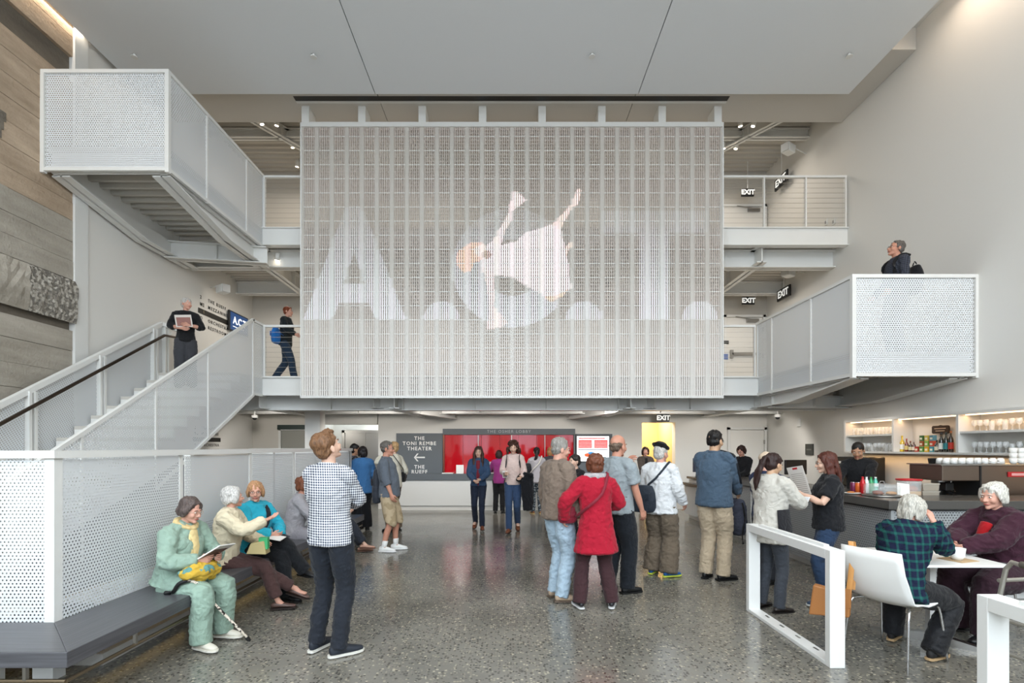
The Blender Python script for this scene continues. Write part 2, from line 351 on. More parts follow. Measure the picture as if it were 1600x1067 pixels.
# roof deck above the top gallery and the two gallery decks
def deck(name, z0, z1, x0, x1, y0, y1, ribs, rp=.2, rh=.05):
    d = struct(name); G().box((x0, y0, z0), (x1, y1, z1)).build('slab', deck_m, d)
    rib = None; y = y0+.08
    while y < y1-.05:
        if rib is None: rib = G().prism([(-.045, 0), (.045, 0), (.028, -rh), (-.028, -rh)], 'x', x0, x1).build('deck_rib', deck_m, d); rib.location = (0, y, z0)
        else: o = rib.copy(); COL.objects.link(o); o.location = (0, y, z0)
        y += rp
    return d
roof = deck('ceiling_deck', 8.7, 8.9, XL, XR, YB+.1, YW, 1)
upper = deck('gallery_deck_upper', 5.66, 5.86, XL, XR, YB, YW, 1)
lower = deck('gallery_deck_lower', 2.76, 2.94, XL, XR, YB, YW, 1)
def fascia(par, x0, x1, z0, z1, y=YB):
    g = G().box((x0, y-.04, z0+.015), (x1, y+.02, z1-.015)); g.box((x0, y-.09, z0), (x1, y+.05, z0+.015)); g.box((x0, y-.09, z1-.015), (x1, y+.08, z1))
    return g.build('fascia_beam', steel_w, par, label='white steel edge channel')
fascia(upper, -4.84, XR, 5.53, 5.88); fascia(lower, -4.84, 4.85, 2.6, 2.96)
def ibeam(par, p, q, w=.2, h=.35, nm='steel_beam', t=.02):
    p, q = A(*p), A(*q); d = nrm(q-p); L = np.linalg.norm(q-p); sd = nrm(np.cross(d, A(0, 0, 1))); up = np.cross(sd, d)
    g = G().xf(np.stack([sd, d, up], 1), p); g.box((-w/2, 0, -h), (w/2, L, -h+t)); g.box((-w/2, 0, -t), (w/2, L, 0)); g.box((-.012, 0, -h), (.012, L, 0))
    n = max(1, int(L/1.6))
    for k in range(1, n+1): g.box((-w/2+.01, L*k/(n+1)-.008, -h), (w/2-.01, L*k/(n+1)+.008, 0))
    return g.build(nm, steel_w, par)
for par, zt in ((upper, 5.6), (lower, 2.7)):
    ibeam(par, (XL+.05, 10.35, zt), (XR, 10.35, zt), .22, .36); ibeam(par, (XL, 12.3, zt), (XR, 12.3, zt), .2, .3)
    for x in (-4.98, -2.3, 2.4, 5.0): ibeam(par, (x, YB+.1, zt), (x, YW, zt), .2, .34)
for a, b in (((-5.6, YB+.2), (-3.9, 12.9)), ((5.9, YB+.2), (3.9, 12.9)), ((-2.6, YB+.2), (-1.5, 12.9))):
    ibeam(roof, (a[0], a[1], 8.62), (b[0], b[1], 8.62), .16, .25)
ibeam(roof, (XL, 11.2, 8.62), (XR, 11.2, 8.62), .16, .2)
# sloping struts under the lower gallery
ibeam(lower, (-2.75, YB+.25, 2.68), (-1.4, 12.8, 2.6), .16, .3); ibeam(lower, (2.9, YB+.25, 2.68), (1.5, 12.8, 2.6), .16, .3)
# glass front behind the photographer, its mullions mirrored in the red ticket window
ff = struct('window_1')
for x in np.linspace(XL, XR, 9): G().box((x-.04, YF-.1, 0), (x+.04, YF+.05, 7.9)).build('mullion', dark, ff)
for z in (2.6, 5.2, 7.8): G().box((XL, YF-.08, z-.05), (XR, YF+.03, z+.05)).build('transom', dark, ff)

# street outside the glass front: seen only in reflections
so = struct('street_outside'); G().box((-30, -16, -.3), (30, YF-3, -.02)).build('pavement', mat('asphalt', '#b0b1b2', .9), so)
G().box((-30, -19, 0), (30, -16, 7)).build('street_facade', mat('street_brick', '#7d6f66', .9), so)
for x in np.arange(-24, 25, 4.0):
    for z in (1.0, 4.2): G().box((x, -16.05, z), (x+2.2, -15.98, z+2.0)).build('facade_window', mat('pale_glass', '#c9d2da', .2), so)
# guards with posts and steel cables
def cable_guard(label, x0, x1, zf, posts, h=1.02, n=9, endz=None):
    t = thing('cable_railing', label, 'railing', (0, YB-.03, zf))
    G().box((x0, -.03, h-.04), (x1, .03, h)).build('top_rail', steel_w, t); G().box((x0, -.02, 0), (x1, .02, .02)).build('bottom_rail', steel_w, t)
    for x in posts: G().box((x-.012, -.03, 0), (x+.012, .03, h-.04)).build('post', steel_w, t)
    for k in range(n): zz = .1+k*(h-.14)/n; G().tube([(x0, 0, zz), (x1, 0, zz)], .003, 5).build('cable', steel, t)
    return t
cable_guard('white cable railing of the top gallery right of the big screen', 4.06, XR-.02, 5.88, (4.1, X(1192, YB), X(1257, YB), XR-.04))
cable_guard('white cable railing of the top gallery left of the big screen', -4.82, -4.0, 5.88, (-4.8, -4.02))
cable_guard('white cable railing of the middle gallery where a person walks past', -4.82, -4.0, 2.96, (-4.8, -4.02))
cable_guard('short white cable railing of the middle gallery beside the right landing', 4.06, 4.8, 2.96, (4.1, 4.78))

# ------------------------------------------------------------------ perforated landings
def bar(g, p, q, w): # square bar between two points
    p, q = A(*p), A(*q); d = nrm(q-p); s = nrm(np.cross(d, A(0, 0, 1)) if abs(d[2]) < .95 else np.cross(d, A(0, 1, 0))); u = np.cross(s, d); L = np.linalg.norm(q-p)
    R = g.R, g.o, g.k; g.xf(np.stack([s, d, u], 1), p); g.box((-w/2, -w/2, -w/2), (w/2, L+w/2, w/2)); g.xf(*R); return g
def pbar(p, q, w, par, nm='frame_bar', m=None): return bar(G(), p, q, w).build(nm, m or steel_w, par)
def landing(label, xi, xo, yn, z0, z1, seams, ib):
    t = thing('perforated_landing', label, 'landing')
    s = 1 if xo > xi else -1; a, b = min(xi, xo), max(xi, xo)
    perf('front_panel', (a+.03, yn, z0+.04), (1, 0, 0), b-a-.06, (0, 0, 1), z1-z0-.08, perf_m, t, .034, .235)
    ys = [yn]+seams+[YB]
    for y0, y1 in zip(ys[:-1], ys[1:]): perf('side_panel', (xi, y0+.02, z0+.04), (0, 1, 0), y1-y0-.04, (0, 0, 1), z1-z0-.08, perf_m, t, .034, .235)
    for zz in (z0+.02, z1-.02): pbar((a, yn, zz), (b, yn, zz), .05, t, 'frame_rail'); pbar((xi, yn+.03, zz), (xi, YB, zz), .049, t, 'frame_rail')
    for x in (a, b): pbar((x, yn, z0), (x, yn, z1-.03), .055, t, 'frame_post')
    for y in seams+[YB-.02]: pbar((xi-s*.0, y, z0), (xi, y, z1-.03), .035, t, 'frame_post')
    # floor, deck ribs and beams below
    G().box((a+.03, yn+.05, z0+.28), (b-.02, YB, z0+.36)).build('floor_slab', deck_m, t)
    G().box((a+.06, yn+.06, z0+.0), (b-.04, yn+.10, z0+.36)).build('edge_channel', steel_w, t)
    for x in (a+.08, b-.1):
        g = G().box((x-.03, yn+.1, z0-.02), (x+.03, YB, z0+.28)); g.build('edge_channel', steel_w, t)
    y = yn+.22
    while y < YB: G().prism([(y-.05, z0+.27), (y+.05, z0+.27), (y+.03, z0+.2), (y-.03, z0+.2)], 'x', a+.1, b-.1).build('deck_rib', deck_m, t); y += .22
    for x in (a+.16, b-.16):
        g = G(); ym = yn+1.7; g.prism([(yn+.1, z0), (YB+.3, z0), (YB+.3, z0-ib), (ym, z0-ib), (yn+.1, z0-.03)], 'x', x-.012, x+.012)
        g.prism([(yn+.1, z0-.03), (ym, z0-ib), (YB+.3, z0-ib), (YB+.3, z0-ib+.02), (ym, z0-ib+.02), (yn+.1, z0-.01)], 'x', x-.13, x+.13); g.build('side_beam', steel_w, t)
    ibeam(t, (a+.1, YB-.35, z0-.02), (b+.1, YB-.05, z0-.02), .2, ib+.02)
    return t
landing('large white perforated landing box high on the left wall', -4.84, XL+.02, 7.15, 5.5, 6.92, [4.84*F/474, 4.84*F/412], .3)
landing('white perforated landing box on the right where a man looks out', 4.85, XR-.01, 7.15, 2.6, 4.03, [4.85*F/470, 4.85*F/409], .22)

# ------------------------------------------------------------------ staircase on the left
st = thing('staircase', 'white steel staircase rising behind the perforated low wall', 'staircase')
SL, Y0S, ZG0 = .589, 5.37, 1.55
def zg(y): return ZG0+SL*(y-Y0S)
n = 17; r = 2.94/n; td = r/SL; ys0 = 4.44
for k in range(n):
    y = ys0+td*k
    if y+td*.9 > YB: break
    G().box((-6.36, y, r*(k+1)-.05), (-4.9, y+td+.03, r*(k+1))).build('tread', deck_m, st)
    G().box((-6.36, y, r*k), (-4.9, y+.02, r*(k+1)-.05)).build('riser', steel_w, st)
ytop = ys0+td*n
G().box((-6.6, ytop-.05, 2.78), (-4.86, YB+.1, 2.94)).build('top_landing', deck_m, st)
XS = -4.84; ymax = X and 4.84*F/402; dirv = nrm(A(0, 1, SL)); hp = 1.42
yy = [4.0, 5.5, 6.75, 8.05, ymax]
yy = [4.0, 4.84*F/(VX-127), 4.84*F/(VX-243), 4.84*F/(VX-325), ymax]
for a, b in zip(yy[:-1], yy[1:]):
    perf('side_panel', (XS, a+.01, max(zg(a)-hp, zg(a)-hp)+.03), dirv, (b-a-.02)/dirv[1], (0, 0, 1), hp-.06, perf_m, st, .034, .235)
    pbar((XS, b, zg(b)-hp), (XS, b, zg(b)-.02), .03, st, 'panel_post')
perf('side_panel', (XS, ymax+.01, 2.6), (0, 1, 0), YB-ymax-.02, (0, 0, 1), 1.36, perf_m, st, .034, .235)
pbar((XS, 4.0, zg(4.0)), (XS, ymax, zg(ymax)), .045, st, 'top_rail'); pbar((XS, 6.9, zg(6.9)-hp), (XS, ymax, zg(ymax)-hp), .045, st, 'bottom_rail'); G().prism([(4.0, .0), (7.6, 0), (7.6, zg(7.6)-hp+.03), (4.0, max(.02, zg(4.0)-hp+.03))], 'x', XS-.01, XS+.01).build('shade_plate', mat('shade_grey', '#84878a', .6), st)  # added plate behind the low wall, greyed to darken its holes
pbar((XS, ymax, 3.98), (XS, YB, 3.98), .045, st, 'top_rail'); pbar((XS, ymax, 2.6), (XS, YB, 2.6), .045, st, 'bottom_rail'); pbar((XS, YB, 2.6), (XS, YB, 3.98), .04, st, 'panel_post')
XI = -6.4; ye = 6.4*F/(VX-252)
pbar((XI, 4.2, zg(4.2)), (XI, ye, zg(ye)), .07, st, 'inner_top_rail'); pbar((XI, ye, zg(ye)), (XI+.25, ye+.35, zg(ye)-.1), .06, st, 'inner_top_rail')
pp = [4.9, 6.4*F/(VX-47), 6.4*F/(VX-157), 6.4*F/(VX-240), ye+.1]
for a in pp:
    G().box((XI-.02, a-.06, zg(a)-1.02), (XI+.05, a-.02, zg(a)-.02)).build('rail_post', steel_w, st); G().box((XI-.02, a+.02, zg(a)-1.02), (XI+.05, a+.06, zg(a)-.02)).build('rail_post', steel_w, st)
for a, b in zip(pp[:-1], pp[1:]): perf('inner_panel', (XI-.01, a+.06, zg(a+.06)-.98), dirv, (b-a-.12)/dirv[1], (0, 0, 1), .93, perf_m, st, .034, .235)
pbar((XI, 4.4, zg(4.4)-1.02), (XI, ye, zg(ye)-1.02), .07, st, 'stringer')
hr = G(); hr.loft([(XI+.13, 4.4, zg(4.4)-.17), (XI+.13, ye-.1, zg(ye-.1)-.17), (XI+.16, ye+.3, zg(ye)-.2)], .024, cap=.5, sub=1); hr.build('handrail', mat('dark_bronze_rail', '#4a4038', .25, metal=.8), st, True, label='dark metal handrail')
for a in pp: G().tube([(XI+.02, a, zg(a)-.2), (XI+.1, a, zg(a)-.24), (XI+.13, a, zg(a)-.19)], .008).build('rail_bracket', steel_w, st)

# ------------------------------------------------------------------ perforated low wall and the bench around it
KX, KY, KZ = -2.99, 3.315, 1.57
kw = thing('perforated_wall', 'white perforated metal low wall with a bench along it', 'partition wall')
for zz in (KZ-.02, ): 
    pbar((-6.3, KY, zz), (KX, KY, zz), .05, kw, 'top_rail'); pbar((KX+.0005, KY+.03, zz-.0005), (KX+.0005, 9.5, zz-.0005), .05, kw, 'top_rail')
ks = [KY, 2.99*F/(VX-283), 2.99*F/(VX-391), 2.99*F/(VX-459), 2.99*F/(VX-510), 9.5]
for a, b in zip(ks[:-1], ks[1:]):
    perf('side_panel', (KX, a+.05, .44), (0, 1, 0), b-a-.07, (0, 0, 1), KZ-.50, perf_m, kw, .0262, .24)
    G().box((KX-.012, b-.022, .4), (KX+.004, b+.022, KZ-.04)).build('panel_seam', steel_w, kw)
for a, b in ((KX-.05-1.5, KX-.05), (KX-.05-3.1, KX-1.6)): perf('front_panel', (a, KY, .44), (1, 0, 0), b-a, (0, 0, 1), KZ-.50, perf_m, kw, .0262, .24)
G().box((KX-.06, KY-.004, .4), (KX+.004, KY+.06, KZ-.03)).build('corner_post', steel_w, kw)
pbar((KX-.5, KY+.12, 0), (KX-.5, KY+.12, KZ-.05), .06, kw, 'inner_post')
for y in (4.9, 6.6, 8.0): pbar((KX-.12, y, 0), (KX-.12, y, KZ-.05), .06, kw, 'inner_post')
gold = mat('recess_wood', '#8f713f', .6); G().box((-6.3, KY+.45, .0), (KX-.5, KY+.5, .42)).build('recess_panel', gold, kw); G().box((KX-.55, KY+.5, 0), (KX-.5, 9.5, .42)).build('recess_panel', gold, kw); G().box((-6.3, KY-.02, .36), (KX-.02, KY+.5, .42)).build('under_plate', steel_w, kw); G().box((KX-.5, KY, .36), (KX-.01, 9.5, .42)).build('under_plate', steel_w, kw)
G().box((-4.86, 9.42, 0), (KX, 9.5, KZ)).build('end_panel', steel_w, kw)
def wood(name, c1, c2, axis):
    m = bpy.data.materials.new(name); m.use_nodes = True; nt = m.node_tree; N = nt.nodes; L = nt.links; b = N['Principled BSDF']; b.inputs['Roughness'].default_value = .33
    tc = N.new('ShaderNodeTexCoord'); mp = N.new('ShaderNodeMapping'); mp.inputs['Scale'].default_value = (2, 60, 60) if axis == 'x' else (60, 2, 60); L.new(tc.outputs['Object'], mp.inputs['Vector'])
    n = N.new('ShaderNodeTexNoise'); n.inputs['Scale'].default_value = 1; n.inputs['Detail'].default_value = 5; L.new(mp.outputs['Vector'], n.inputs['Vector'])
    r = N.new('ShaderNodeValToRGB'); e = r.color_ramp.elements; e[0].position, e[1].position = .3, .7; e[0].color = (*lin(c1), 1); e[1].color = (*lin(c2), 1)
    L.new(n.outputs['Fac'], r.inputs['Fac']); L.new(r.outputs['Color'], b.inputs['Base Color']); return m
wx, wy = wood('grey_stained_wood_x', '#46464a', '#5d5d61', 'x'), wood('grey_stained_wood_y', '#46464a', '#5d5d61', 'y')
BO = KX+.51; BY = 2.83
be = thing('bench', 'long dark grey wooden bench wrapped around the perforated low wall', 'bench')
G().prism([(KX, KY), (BO, BY), (BO, 8.6), (KX, 8.6)], 'z', .36, .45).build('seat_board', wy, be, bevel=.004, label='long seat board where people sit')
G().prism([(-6.2, BY), (BO, BY), (KX, KY), (-6.2, KY)], 'z', .36, .45).build('seat_board', wx, be, bevel=.004, label='seat board facing the front')
g = G(); zb = .27
g.tube([(-6.2, BY+.04, zb), (BO-.04, BY+.04, zb)], .012); g.tube([(BO-.04, BY+.04, zb), (BO-.04, 8.6, zb)], .012)
g.build('foot_rail', mat('bronze_rail', '#8b7d68', .3, metal=.9), be, label='thin bronze rail under the seat')
for x in (-5.2, -4.2, -3.2, -2.75): G().box((x-.01, BY+.03, zb), (x+.01, BY+.05, .36)).build('rail_stem', steel, be)
for y in np.arange(3.4, 8.6, .9): G().box((BO-.05, y-.01, zb), (BO-.03, y+.01, .36)).build('rail_stem', steel, be)
for x, y in [(-3.19, 3.5), (-4.6, 3.5), (-6, 3.5), (-3.19, 5.2), (-3.19, 6.9), (-3.19, 8.6)]: G().box((x-.07, y-.05, 0), (x+.07, y+.05, .36)).build('support_block', steel_w, be)
G().box((-6.2, 3.36, .25), (-3.0, 3.42, .35)).build('front_beam', steel_w, be)
G().box((-3.48, 3.70, .0), (-2.98, 8.6, .085)).build('plinth', mat('plinth_grey', '#d2d0cb', .5), be, label='pale raised plinth below the seat')
light('bench_glow', 'AREA', (-3.35, 6.3, .34), 1.1, (1, .72, .3), (0, 0, 0), .05, 5.4)

# ------------------------------------------------------------------ the suspended LED screen
SY = 9.6; sx0, sx1 = X(471.5, SY), X(1128.5, SY); szt, szb = Z(192, SY), Z(622, SY); iz1 = Z(199, SY); iz0 = Z(618, SY)
def poly_mask(PX, PY, poly):
    ins = np.zeros(PX.shape, bool); n = len(poly)
    for i in range(n):
        (x0, y0), (x1, y1) = poly[i], poly[(i+1) % n]
        c = ((y0 > PY) != (y1 > PY)); ins ^= c & (PX < (x1-x0)*(PY-y0)/((y1-y0) if y1 != y0 else 1e-9)+x0)
    return ins
def z6(p): return [(x/4.103+660, y/4.103+270) for x, y in p]
SH = [((.93, .87, .90), z6([(415, 460), (450, 435), (510, 460), (600, 440), (650, 390), (850, 320), (890, 360), (915, 480), (940, 600), (948, 740), (900, 780), (830, 800), (780, 790), (680, 730), (570, 665), (450, 655), (385, 600), (380, 540)])),
      ((.95, .86, .87), z6([(440, 450), (500, 350), (550, 260), (560, 190), (575, 120), (615, 120), (650, 160), (665, 175), (590, 235), (570, 300), (530, 370), (505, 460)])),
      ((.95, .86, .87), z6([(385, 600), (455, 640), (465, 780), (460, 860), (500, 900), (550, 960), (500, 990), (440, 1000), (412, 995), (430, 900), (425, 800), (405, 680)])),
      ((.95, .82, .80), z6([(830, 330), (920, 240), (970, 170), (985, 110), (1010, 98), (1020, 110), (1000, 200), (960, 220), (900, 330), (885, 365)])),
      ((.95, .80, .74), z6([(912, 480), (955, 435), (965, 445), (935, 500), (922, 540)])),
      ((.90, .74, .64), z6([(780, 785), (850, 790), (935, 745), (900, 790), (830, 825), (790, 805)])),
      ((.88, .66, .56), z6([(215, 540), (230, 500), (300, 450), (380, 440), (400, 470), (380, 560), (330, 575), (310, 630), (270, 640), (220, 590)])),
      ((.97, .86, .82), z6([(330, 480), (395, 455), (412, 500), (385, 545), (340, 525)]))]
def led(PX, PY):
    """picture on the screen: column of positions in frame coordinates -> emission colour and how strongly it shows"""
    C = np.zeros(PX.shape+(3,)); a = np.zeros(PX.shape)
    def put(mask, col, al): C[mask] = col; a[mask] = al[mask] if hasattr(al, 'shape') else al
    blu = (.80, .85, .92); grad = np.clip((PY-300)/200, .25, 1)*.55
    cut = PY < 498
    Am = poly_mask(PX, PY, [(540, 322), (566, 322), (634, 498), (586, 498), (577, 474), (529, 474), (520, 498), (474, 498)]) & ~poly_mask(PX, PY, [(553, 395), (570, 443), (536, 443)])
    put(Am & cut, blu, grad*1.15)
    rr = np.hypot(PX-800, PY-418); an = np.degrees(np.arctan2(PY-418, PX-800))
    put((rr < 93) & (rr > 44) & ~((np.abs(an) < 38)), blu, grad*1.1)
    for cx in (690, 912, 1094): put((np.hypot(PX-cx, PY-498) < 28) & cut, blu, .5)
    put(((PX > 941) & (PX < 1102) & (PY > 328) & (PY < 364)) | ((PX > 1000) & (PX < 1046) & (PY >= 364) & cut), blu, grad*1.2)
    for col, poly in SH: put(poly_mask(PX, PY, poly), col, .95)
    put(np.hypot(PX-761, PY-397) < 6.5, (.55, .38, .33), .9)
    C = C**2.2; stripe = .05*np.sin(PX*.9)+.05*np.sin(PX*.37+1)
    C = np.clip(C+stripe[..., None]*A(1, .2, .9), 0, 1)
    low = np.clip((PY-400)/200, 0, 1)*.34; low = np.where(PY > 498, low+.10, low)
    base = A(.70, .76, .80); C = C*a[..., None]+base*(low*(1-a))[..., None]
    band = .015*np.sin(PY*.55)+.012*np.sin(PY*1.3)
    pink = .02*(np.sin(PY*.07)+1)
    return np.clip(C+(A(.018, .016, .016)+band[..., None]*.5+pink[..., None]*A(.8, .5, .6)), 0, 1)
def led_mat(name, col, k):
    m = bpy.data.materials.new(name); m.use_nodes = True; nt = m.node_tree; b = nt.nodes['Principled BSDF']; b.inputs['Base Color'].default_value = (*lin(col), 1); b.inputs['Roughness'].default_value = .5
    at = nt.nodes.new('ShaderNodeVertexColor'); at.layer_name = 'glow'; nt.links.new(at.outputs['Color'], b.inputs['Emission Color']); b.inputs['Emission Strength'].default_value = k
    return m
LM, LS = led_mat('lit_mullion', '#c0bcb4', .5), led_mat('led_strip', '#b0a89f', .9)
def led_strips(name, spans, y, m, par, dz=.026):
    nz = int((iz1-iz0)/dz); zs = np.linspace(iz0, iz1, nz+1); v = []; f = []; cc = []; o = 0
    for a, b in spans:
        for x in (a, b): v.append(np.c_[np.full(nz+1, x), np.full(nz+1, y), zs]); cc.append(led(VX+F*np.full(nz+1, x)/SY, VY-F*(zs-CH)/SY))
        for x in (b, a): v.append(np.c_[np.full(nz+1, x), np.full(nz+1, y+.02), zs]); cc.append(np.zeros((nz+1, 3)))
        for k in range(4): f += [(o+k*(nz+1)+i, o+(k+1) % 4*(nz+1)+i, o+(k+1) % 4*(nz+1)+i+1, o+k*(nz+1)+i+1) for i in (range(nz) if k == 0 else range(0))]
        for k in (1, 2, 3): f.append((o+k*(nz+1), o+(k+1) % 4*(nz+1), o+(k+1) % 4*(nz+1)+nz, o+k*(nz+1)+nz))
        o += 4*(nz+1)
    me = bpy.data.meshes.new(name); me.from_pydata(np.concatenate(v).tolist(), [], f)
    ca = me.color_attributes.new('glow', 'FLOAT_COLOR', 'POINT'); c = np.concatenate(cc); ca.data.foreach_set('color', np.c_[c, np.ones(len(c))].ravel().astype(np.float32))
    me.update(); return link(name, me, m, par)
sc = thing('led_screen', 'huge see-through LED screen showing a falling woman in a dress over large letters', 'screen', (0, 0, 0))
nb = 28; pw = (sx1-sx0)/nb; mw = .078
for k in range(nb+1):
    x = sx0+k*pw; a, b = max(sx0, x-mw/2), min(sx1, x+mw/2)
    led_strips('mullion', [(a, b)], SY, LM, sc)
    if k < nb:
        i0, i1 = x+mw/2, x+pw-mw/2; n = 5; w = (i1-i0)/n
        led_strips('led_module', [(i0+w*(j+.5)-w*.3, i0+w*(j+.5)+w*.3) for j in range(n)], SY+.01, LS, sc)
g = 0
cw = mat('net_grey', '#bfb9b2', .5)
for k in range(19*4):
    z = iz0+(iz1-iz0)*(k+.5)/76; q = k % 4 == 1; G().box((sx0, SY+(.006 if q else .015), z-.007), (sx1, SY+.028, z+(.007 if q else .01))).build('cross_wire', steel_w if q else cw, sc)
G().box((sx0, SY-.03, iz1), (sx1, SY+.08, szt)).build('header_beam', steel_w, sc); G().box((sx0, SY-.02, szb), (sx1, SY+.06, iz0)).build('bottom_rail', steel_w, sc)
for x in (sx0-.01, sx1+.01): G().box((x-.012, SY-.02, szb), (x+.012, SY+.06, szt)).build('side_rail', steel_w, sc)
for px in (478, 566, 660, 754, 847, 940, 1034, 1121): x = X(px, SY); G().box((x-.07, SY-.03, szt), (x+.07, SY+.3, 8.06)).build('hanger_post', steel_w, sc)

# ------------------------------------------------------------------ spotlights, speakers, exit signs, small fixtures
def spot(px, py_, Y, label, tilt=(0, .3), on=True):
    z = Z(py_, Y); top = (8.71 if z > 6 else 5.67 if z > 3.5 else 2.77)-z; t = thing('spotlight', label, 'spotlight', (X(px, Y), Y, z), 0, 'track spotlights on the steel beams')
    R = np.array(Matrix.Rotation(tilt[1], 3, 'Y') @ Matrix.Rotation(tilt[0], 3, 'X'))
    G().xf(R).lathe([(.03, .02), (.045, .03), (.045, .16), (.03, .17)], (0, 0, 0), 12).build('housing', steel_w, t, True)
    G().xf(R).lathe([(0, .012), (.038, .014), (.038, .022)], (0, 0, 0), 12).build('lens', lamp_on, t)
    G().tube([(0, 0, .14), (0, .04, min(.22, top-.02)), (0, .04, top)], .008, 6).build('stem', steel_w, t)
for i, (px, py_, Y) in enumerate([(410, 196, 10.4), (432, 198, 10.5), (458, 232, 11.6), (464, 262, 12.4), (1157, 199, 10.4), (1176, 199, 10.4), (1131, 234, 11.4), (1149, 234, 11.4)]):
    spot(px, py_, Y, 'small white spotlight under the roof deck %s of the screen, %s' % ('left' if i < 4 else 'right', ['top left of its four', 'top right of its four', 'bottom left of its four', 'bottom right of its four'][i % 4]), (.2, .2 if i % 2 else -.2))
for px, py_, Y in ((432, 408, 10.3), (451, 421, 10.9)): spot(px, py_, Y, 'small white spotlight under the top gallery left of the screen, the %s one' % ('left' if px < 440 else 'right'), (.3, .3))
for i, (px, py_, Y) in enumerate([(425, 624, 10.6), (443, 628, 11.2), (1160, 626, 10.6), (1143, 631, 11.2), (950, 634, 11.0), (637, 640, 11.6)]):
    spot(px, py_, Y, 'small white spotlight under the middle gallery %s' % ['at the far left', 'second from the left', 'at the far right', 'second from the right', 'third from the right near the exit sign', 'third from the left, above the slate sign'][i], (0, 0))
def speaker(label, px, py_, Y, rz):
    t = thing('speaker', label, 'speaker', (X(px, Y), Y, Z(py_, Y)), rz)
    G().prism([(-.12, -.09), (.12, -.09), (.15, .09), (-.15, .09)], 'x', -.09, .09).build('cabinet', white, t, bevel=.02); G().box((-.08, -.155, -.08), (.08, -.13, .08)).build('grille', mat('grille', '#c7c7c5', .8), t)
    L_ = (XR-X(px, Y)) if px > 800 else (X(px, Y)-XL); G().tube([(0, .05, .05), (0, .14, .1), (0, L_/abs(math.sin(rz))*1.0, .12)], .012).build('bracket', white, t)
speaker('white wall speaker under the left beams above the stairs', 348, 452, 10.9, 1.0)
speaker('white speaker hung under the roof deck at the right', 1232, 233, 10.9, -1.0); speaker('white speaker hung under the top gallery at the right', 1232, 426, 11.0, -1.0)
def exit_sign(label, x, y, z, side=False, w=.3, h=.19, mirror=False):
    t = thing('exit_sign', label, 'exit sign', (x, y, z), -PI/2 if side else 0)
    G().box((-w/2, -.02, -h/2), (w/2, .02, h/2)).build('plate', black, t, bevel=.004)
    M = Matrix.Translation((0, -.026, 0)) @ Matrix.Rotation(PI/2, 4, 'X')
    if mirror: M = M @ Matrix.Scale(-1, 4, (1, 0, 0))
    text('EXIT', 'lettering', mat('exit_white', '#f2f2ee', emit=.5), h*.85, M, t, bold=.006)
    tz = (8.71 if z > 6 else 5.67 if z > 3.5 else 2.77)-z
    G().box((-.008, -.008, h/2), (.008, .008, tz)).build('mount', white, t)
exit_sign('black EXIT sign over the doorway to the yellow passage', X(1036, 12.6), 12.6, Z(653, 12.6))
exit_sign('black EXIT sign above the door of the middle gallery', X(1169, 12.5), 12.5, Z(470, 12.5), w=.31)
exit_sign('black EXIT sign above the door of the top gallery', X(1168, 12.5), 12.5, Z(301, 12.5), w=.31)
exit_sign('black EXIT sign on the right wall of the middle gallery seen edge-on', XR-.15, XR*F/(1226-VX)*.98, Z(456, 11.8), True, .55, .26)
exit_sign('black EXIT sign on the right wall of the top gallery seen edge-on', XR-.15, XR*F/(1222-VX)*.98, Z(278, 11.9), True, .55, .26)
def door(label, name, px0, px1, ptop, Y, zf, m=None, bar=False, closer=False):
    x0, x1, zt = X(px0, Y), X(px1, Y), Z(ptop, Y); d = struct(name, label)
    G().box((x0, Y-.05, zf), (x1, Y-.02, zt)).build('leaf', m or wall_w, d)
    G().box((x0-.07, Y-.07, zf), (x0-.01, Y-.0, zt+.07)).build('frame', white, d); G().box((x1+.01, Y-.07, zf), (x1+.07, Y-.0, zt+.07)).build('frame', white, d); G().box((x0-.07, Y-.07, zt+.01), (x1+.07, Y-.0, zt+.07)).build('frame', white, d)
    for k in (.2, .5, .85): G().box((x1-.01, Y-.075, zf+(zt-zf)*k-.05), (x1+.02, Y-.05, zf+(zt-zf)*k+.05)).build('hinge', steel, d)
    if bar:
        g = G().box((x0+.12, Y-.12, zf+1.0), (x1-.08, Y-.08, zf+1.06)); g.box((x0+.08, Y-.12, zf+.93), (x0+.15, Y-.05, zf+1.13)); g.box((x1-.12, Y-.1, zf+1.0), (x1-.08, Y-.05, zf+1.06)); g.build('panic_bar', steel, d)
    else: G().box((x0+.08, Y-.09, zf+.95), (x0+.2, Y-.06, zf+.98)).build('handle', steel, d)
    if closer: G().box((x1-.42, Y-.11, zt-.13), (x1-.12, Y-.05, zt-.04)).build('closer', steel, d); G().tube([(x1-.3, Y-.1, zt-.05), (x1-.7, Y-.08, zt+.02)], .012).build('closer_arm', steel, d)
door('door of the top gallery', 'door_1', 1130, 1192, 325, YW, 5.86, closer=True)
door('door of the middle gallery with push bar', 'door_2', 1134, 1190, 497, YW, 2.94, bar=True, closer=True)
door('plain pale door behind the bar', 'door_3', 1140, 1192, 672, YW, 0)
door('grey door at the left end of the back wall', 'door_4', 441, 484, 673, YW, 0, mat('grey_door', '#8f8f88', .6))
G().box((X(436, YW), YW-.1, Z(671, YW)), (X(484, YW), YW-.03, Z(664, YW))).build('trim_1', mat('green_black', '#20302c', .5), kind='structure', label='dark header over the grey door')
ev = struct('door_5', 'steel elevator doors'); YE = YW+1.0
G().box((X(540, YE), YE-.03, 0), (X(572, YE), YE-.01, Z(676, YE))).build('leaf', steel, ev); G().box((X(572.6, YE), YE-.03, 0), (X(600, YE), YE-.01, Z(676, YE))).build('leaf', steel, ev)
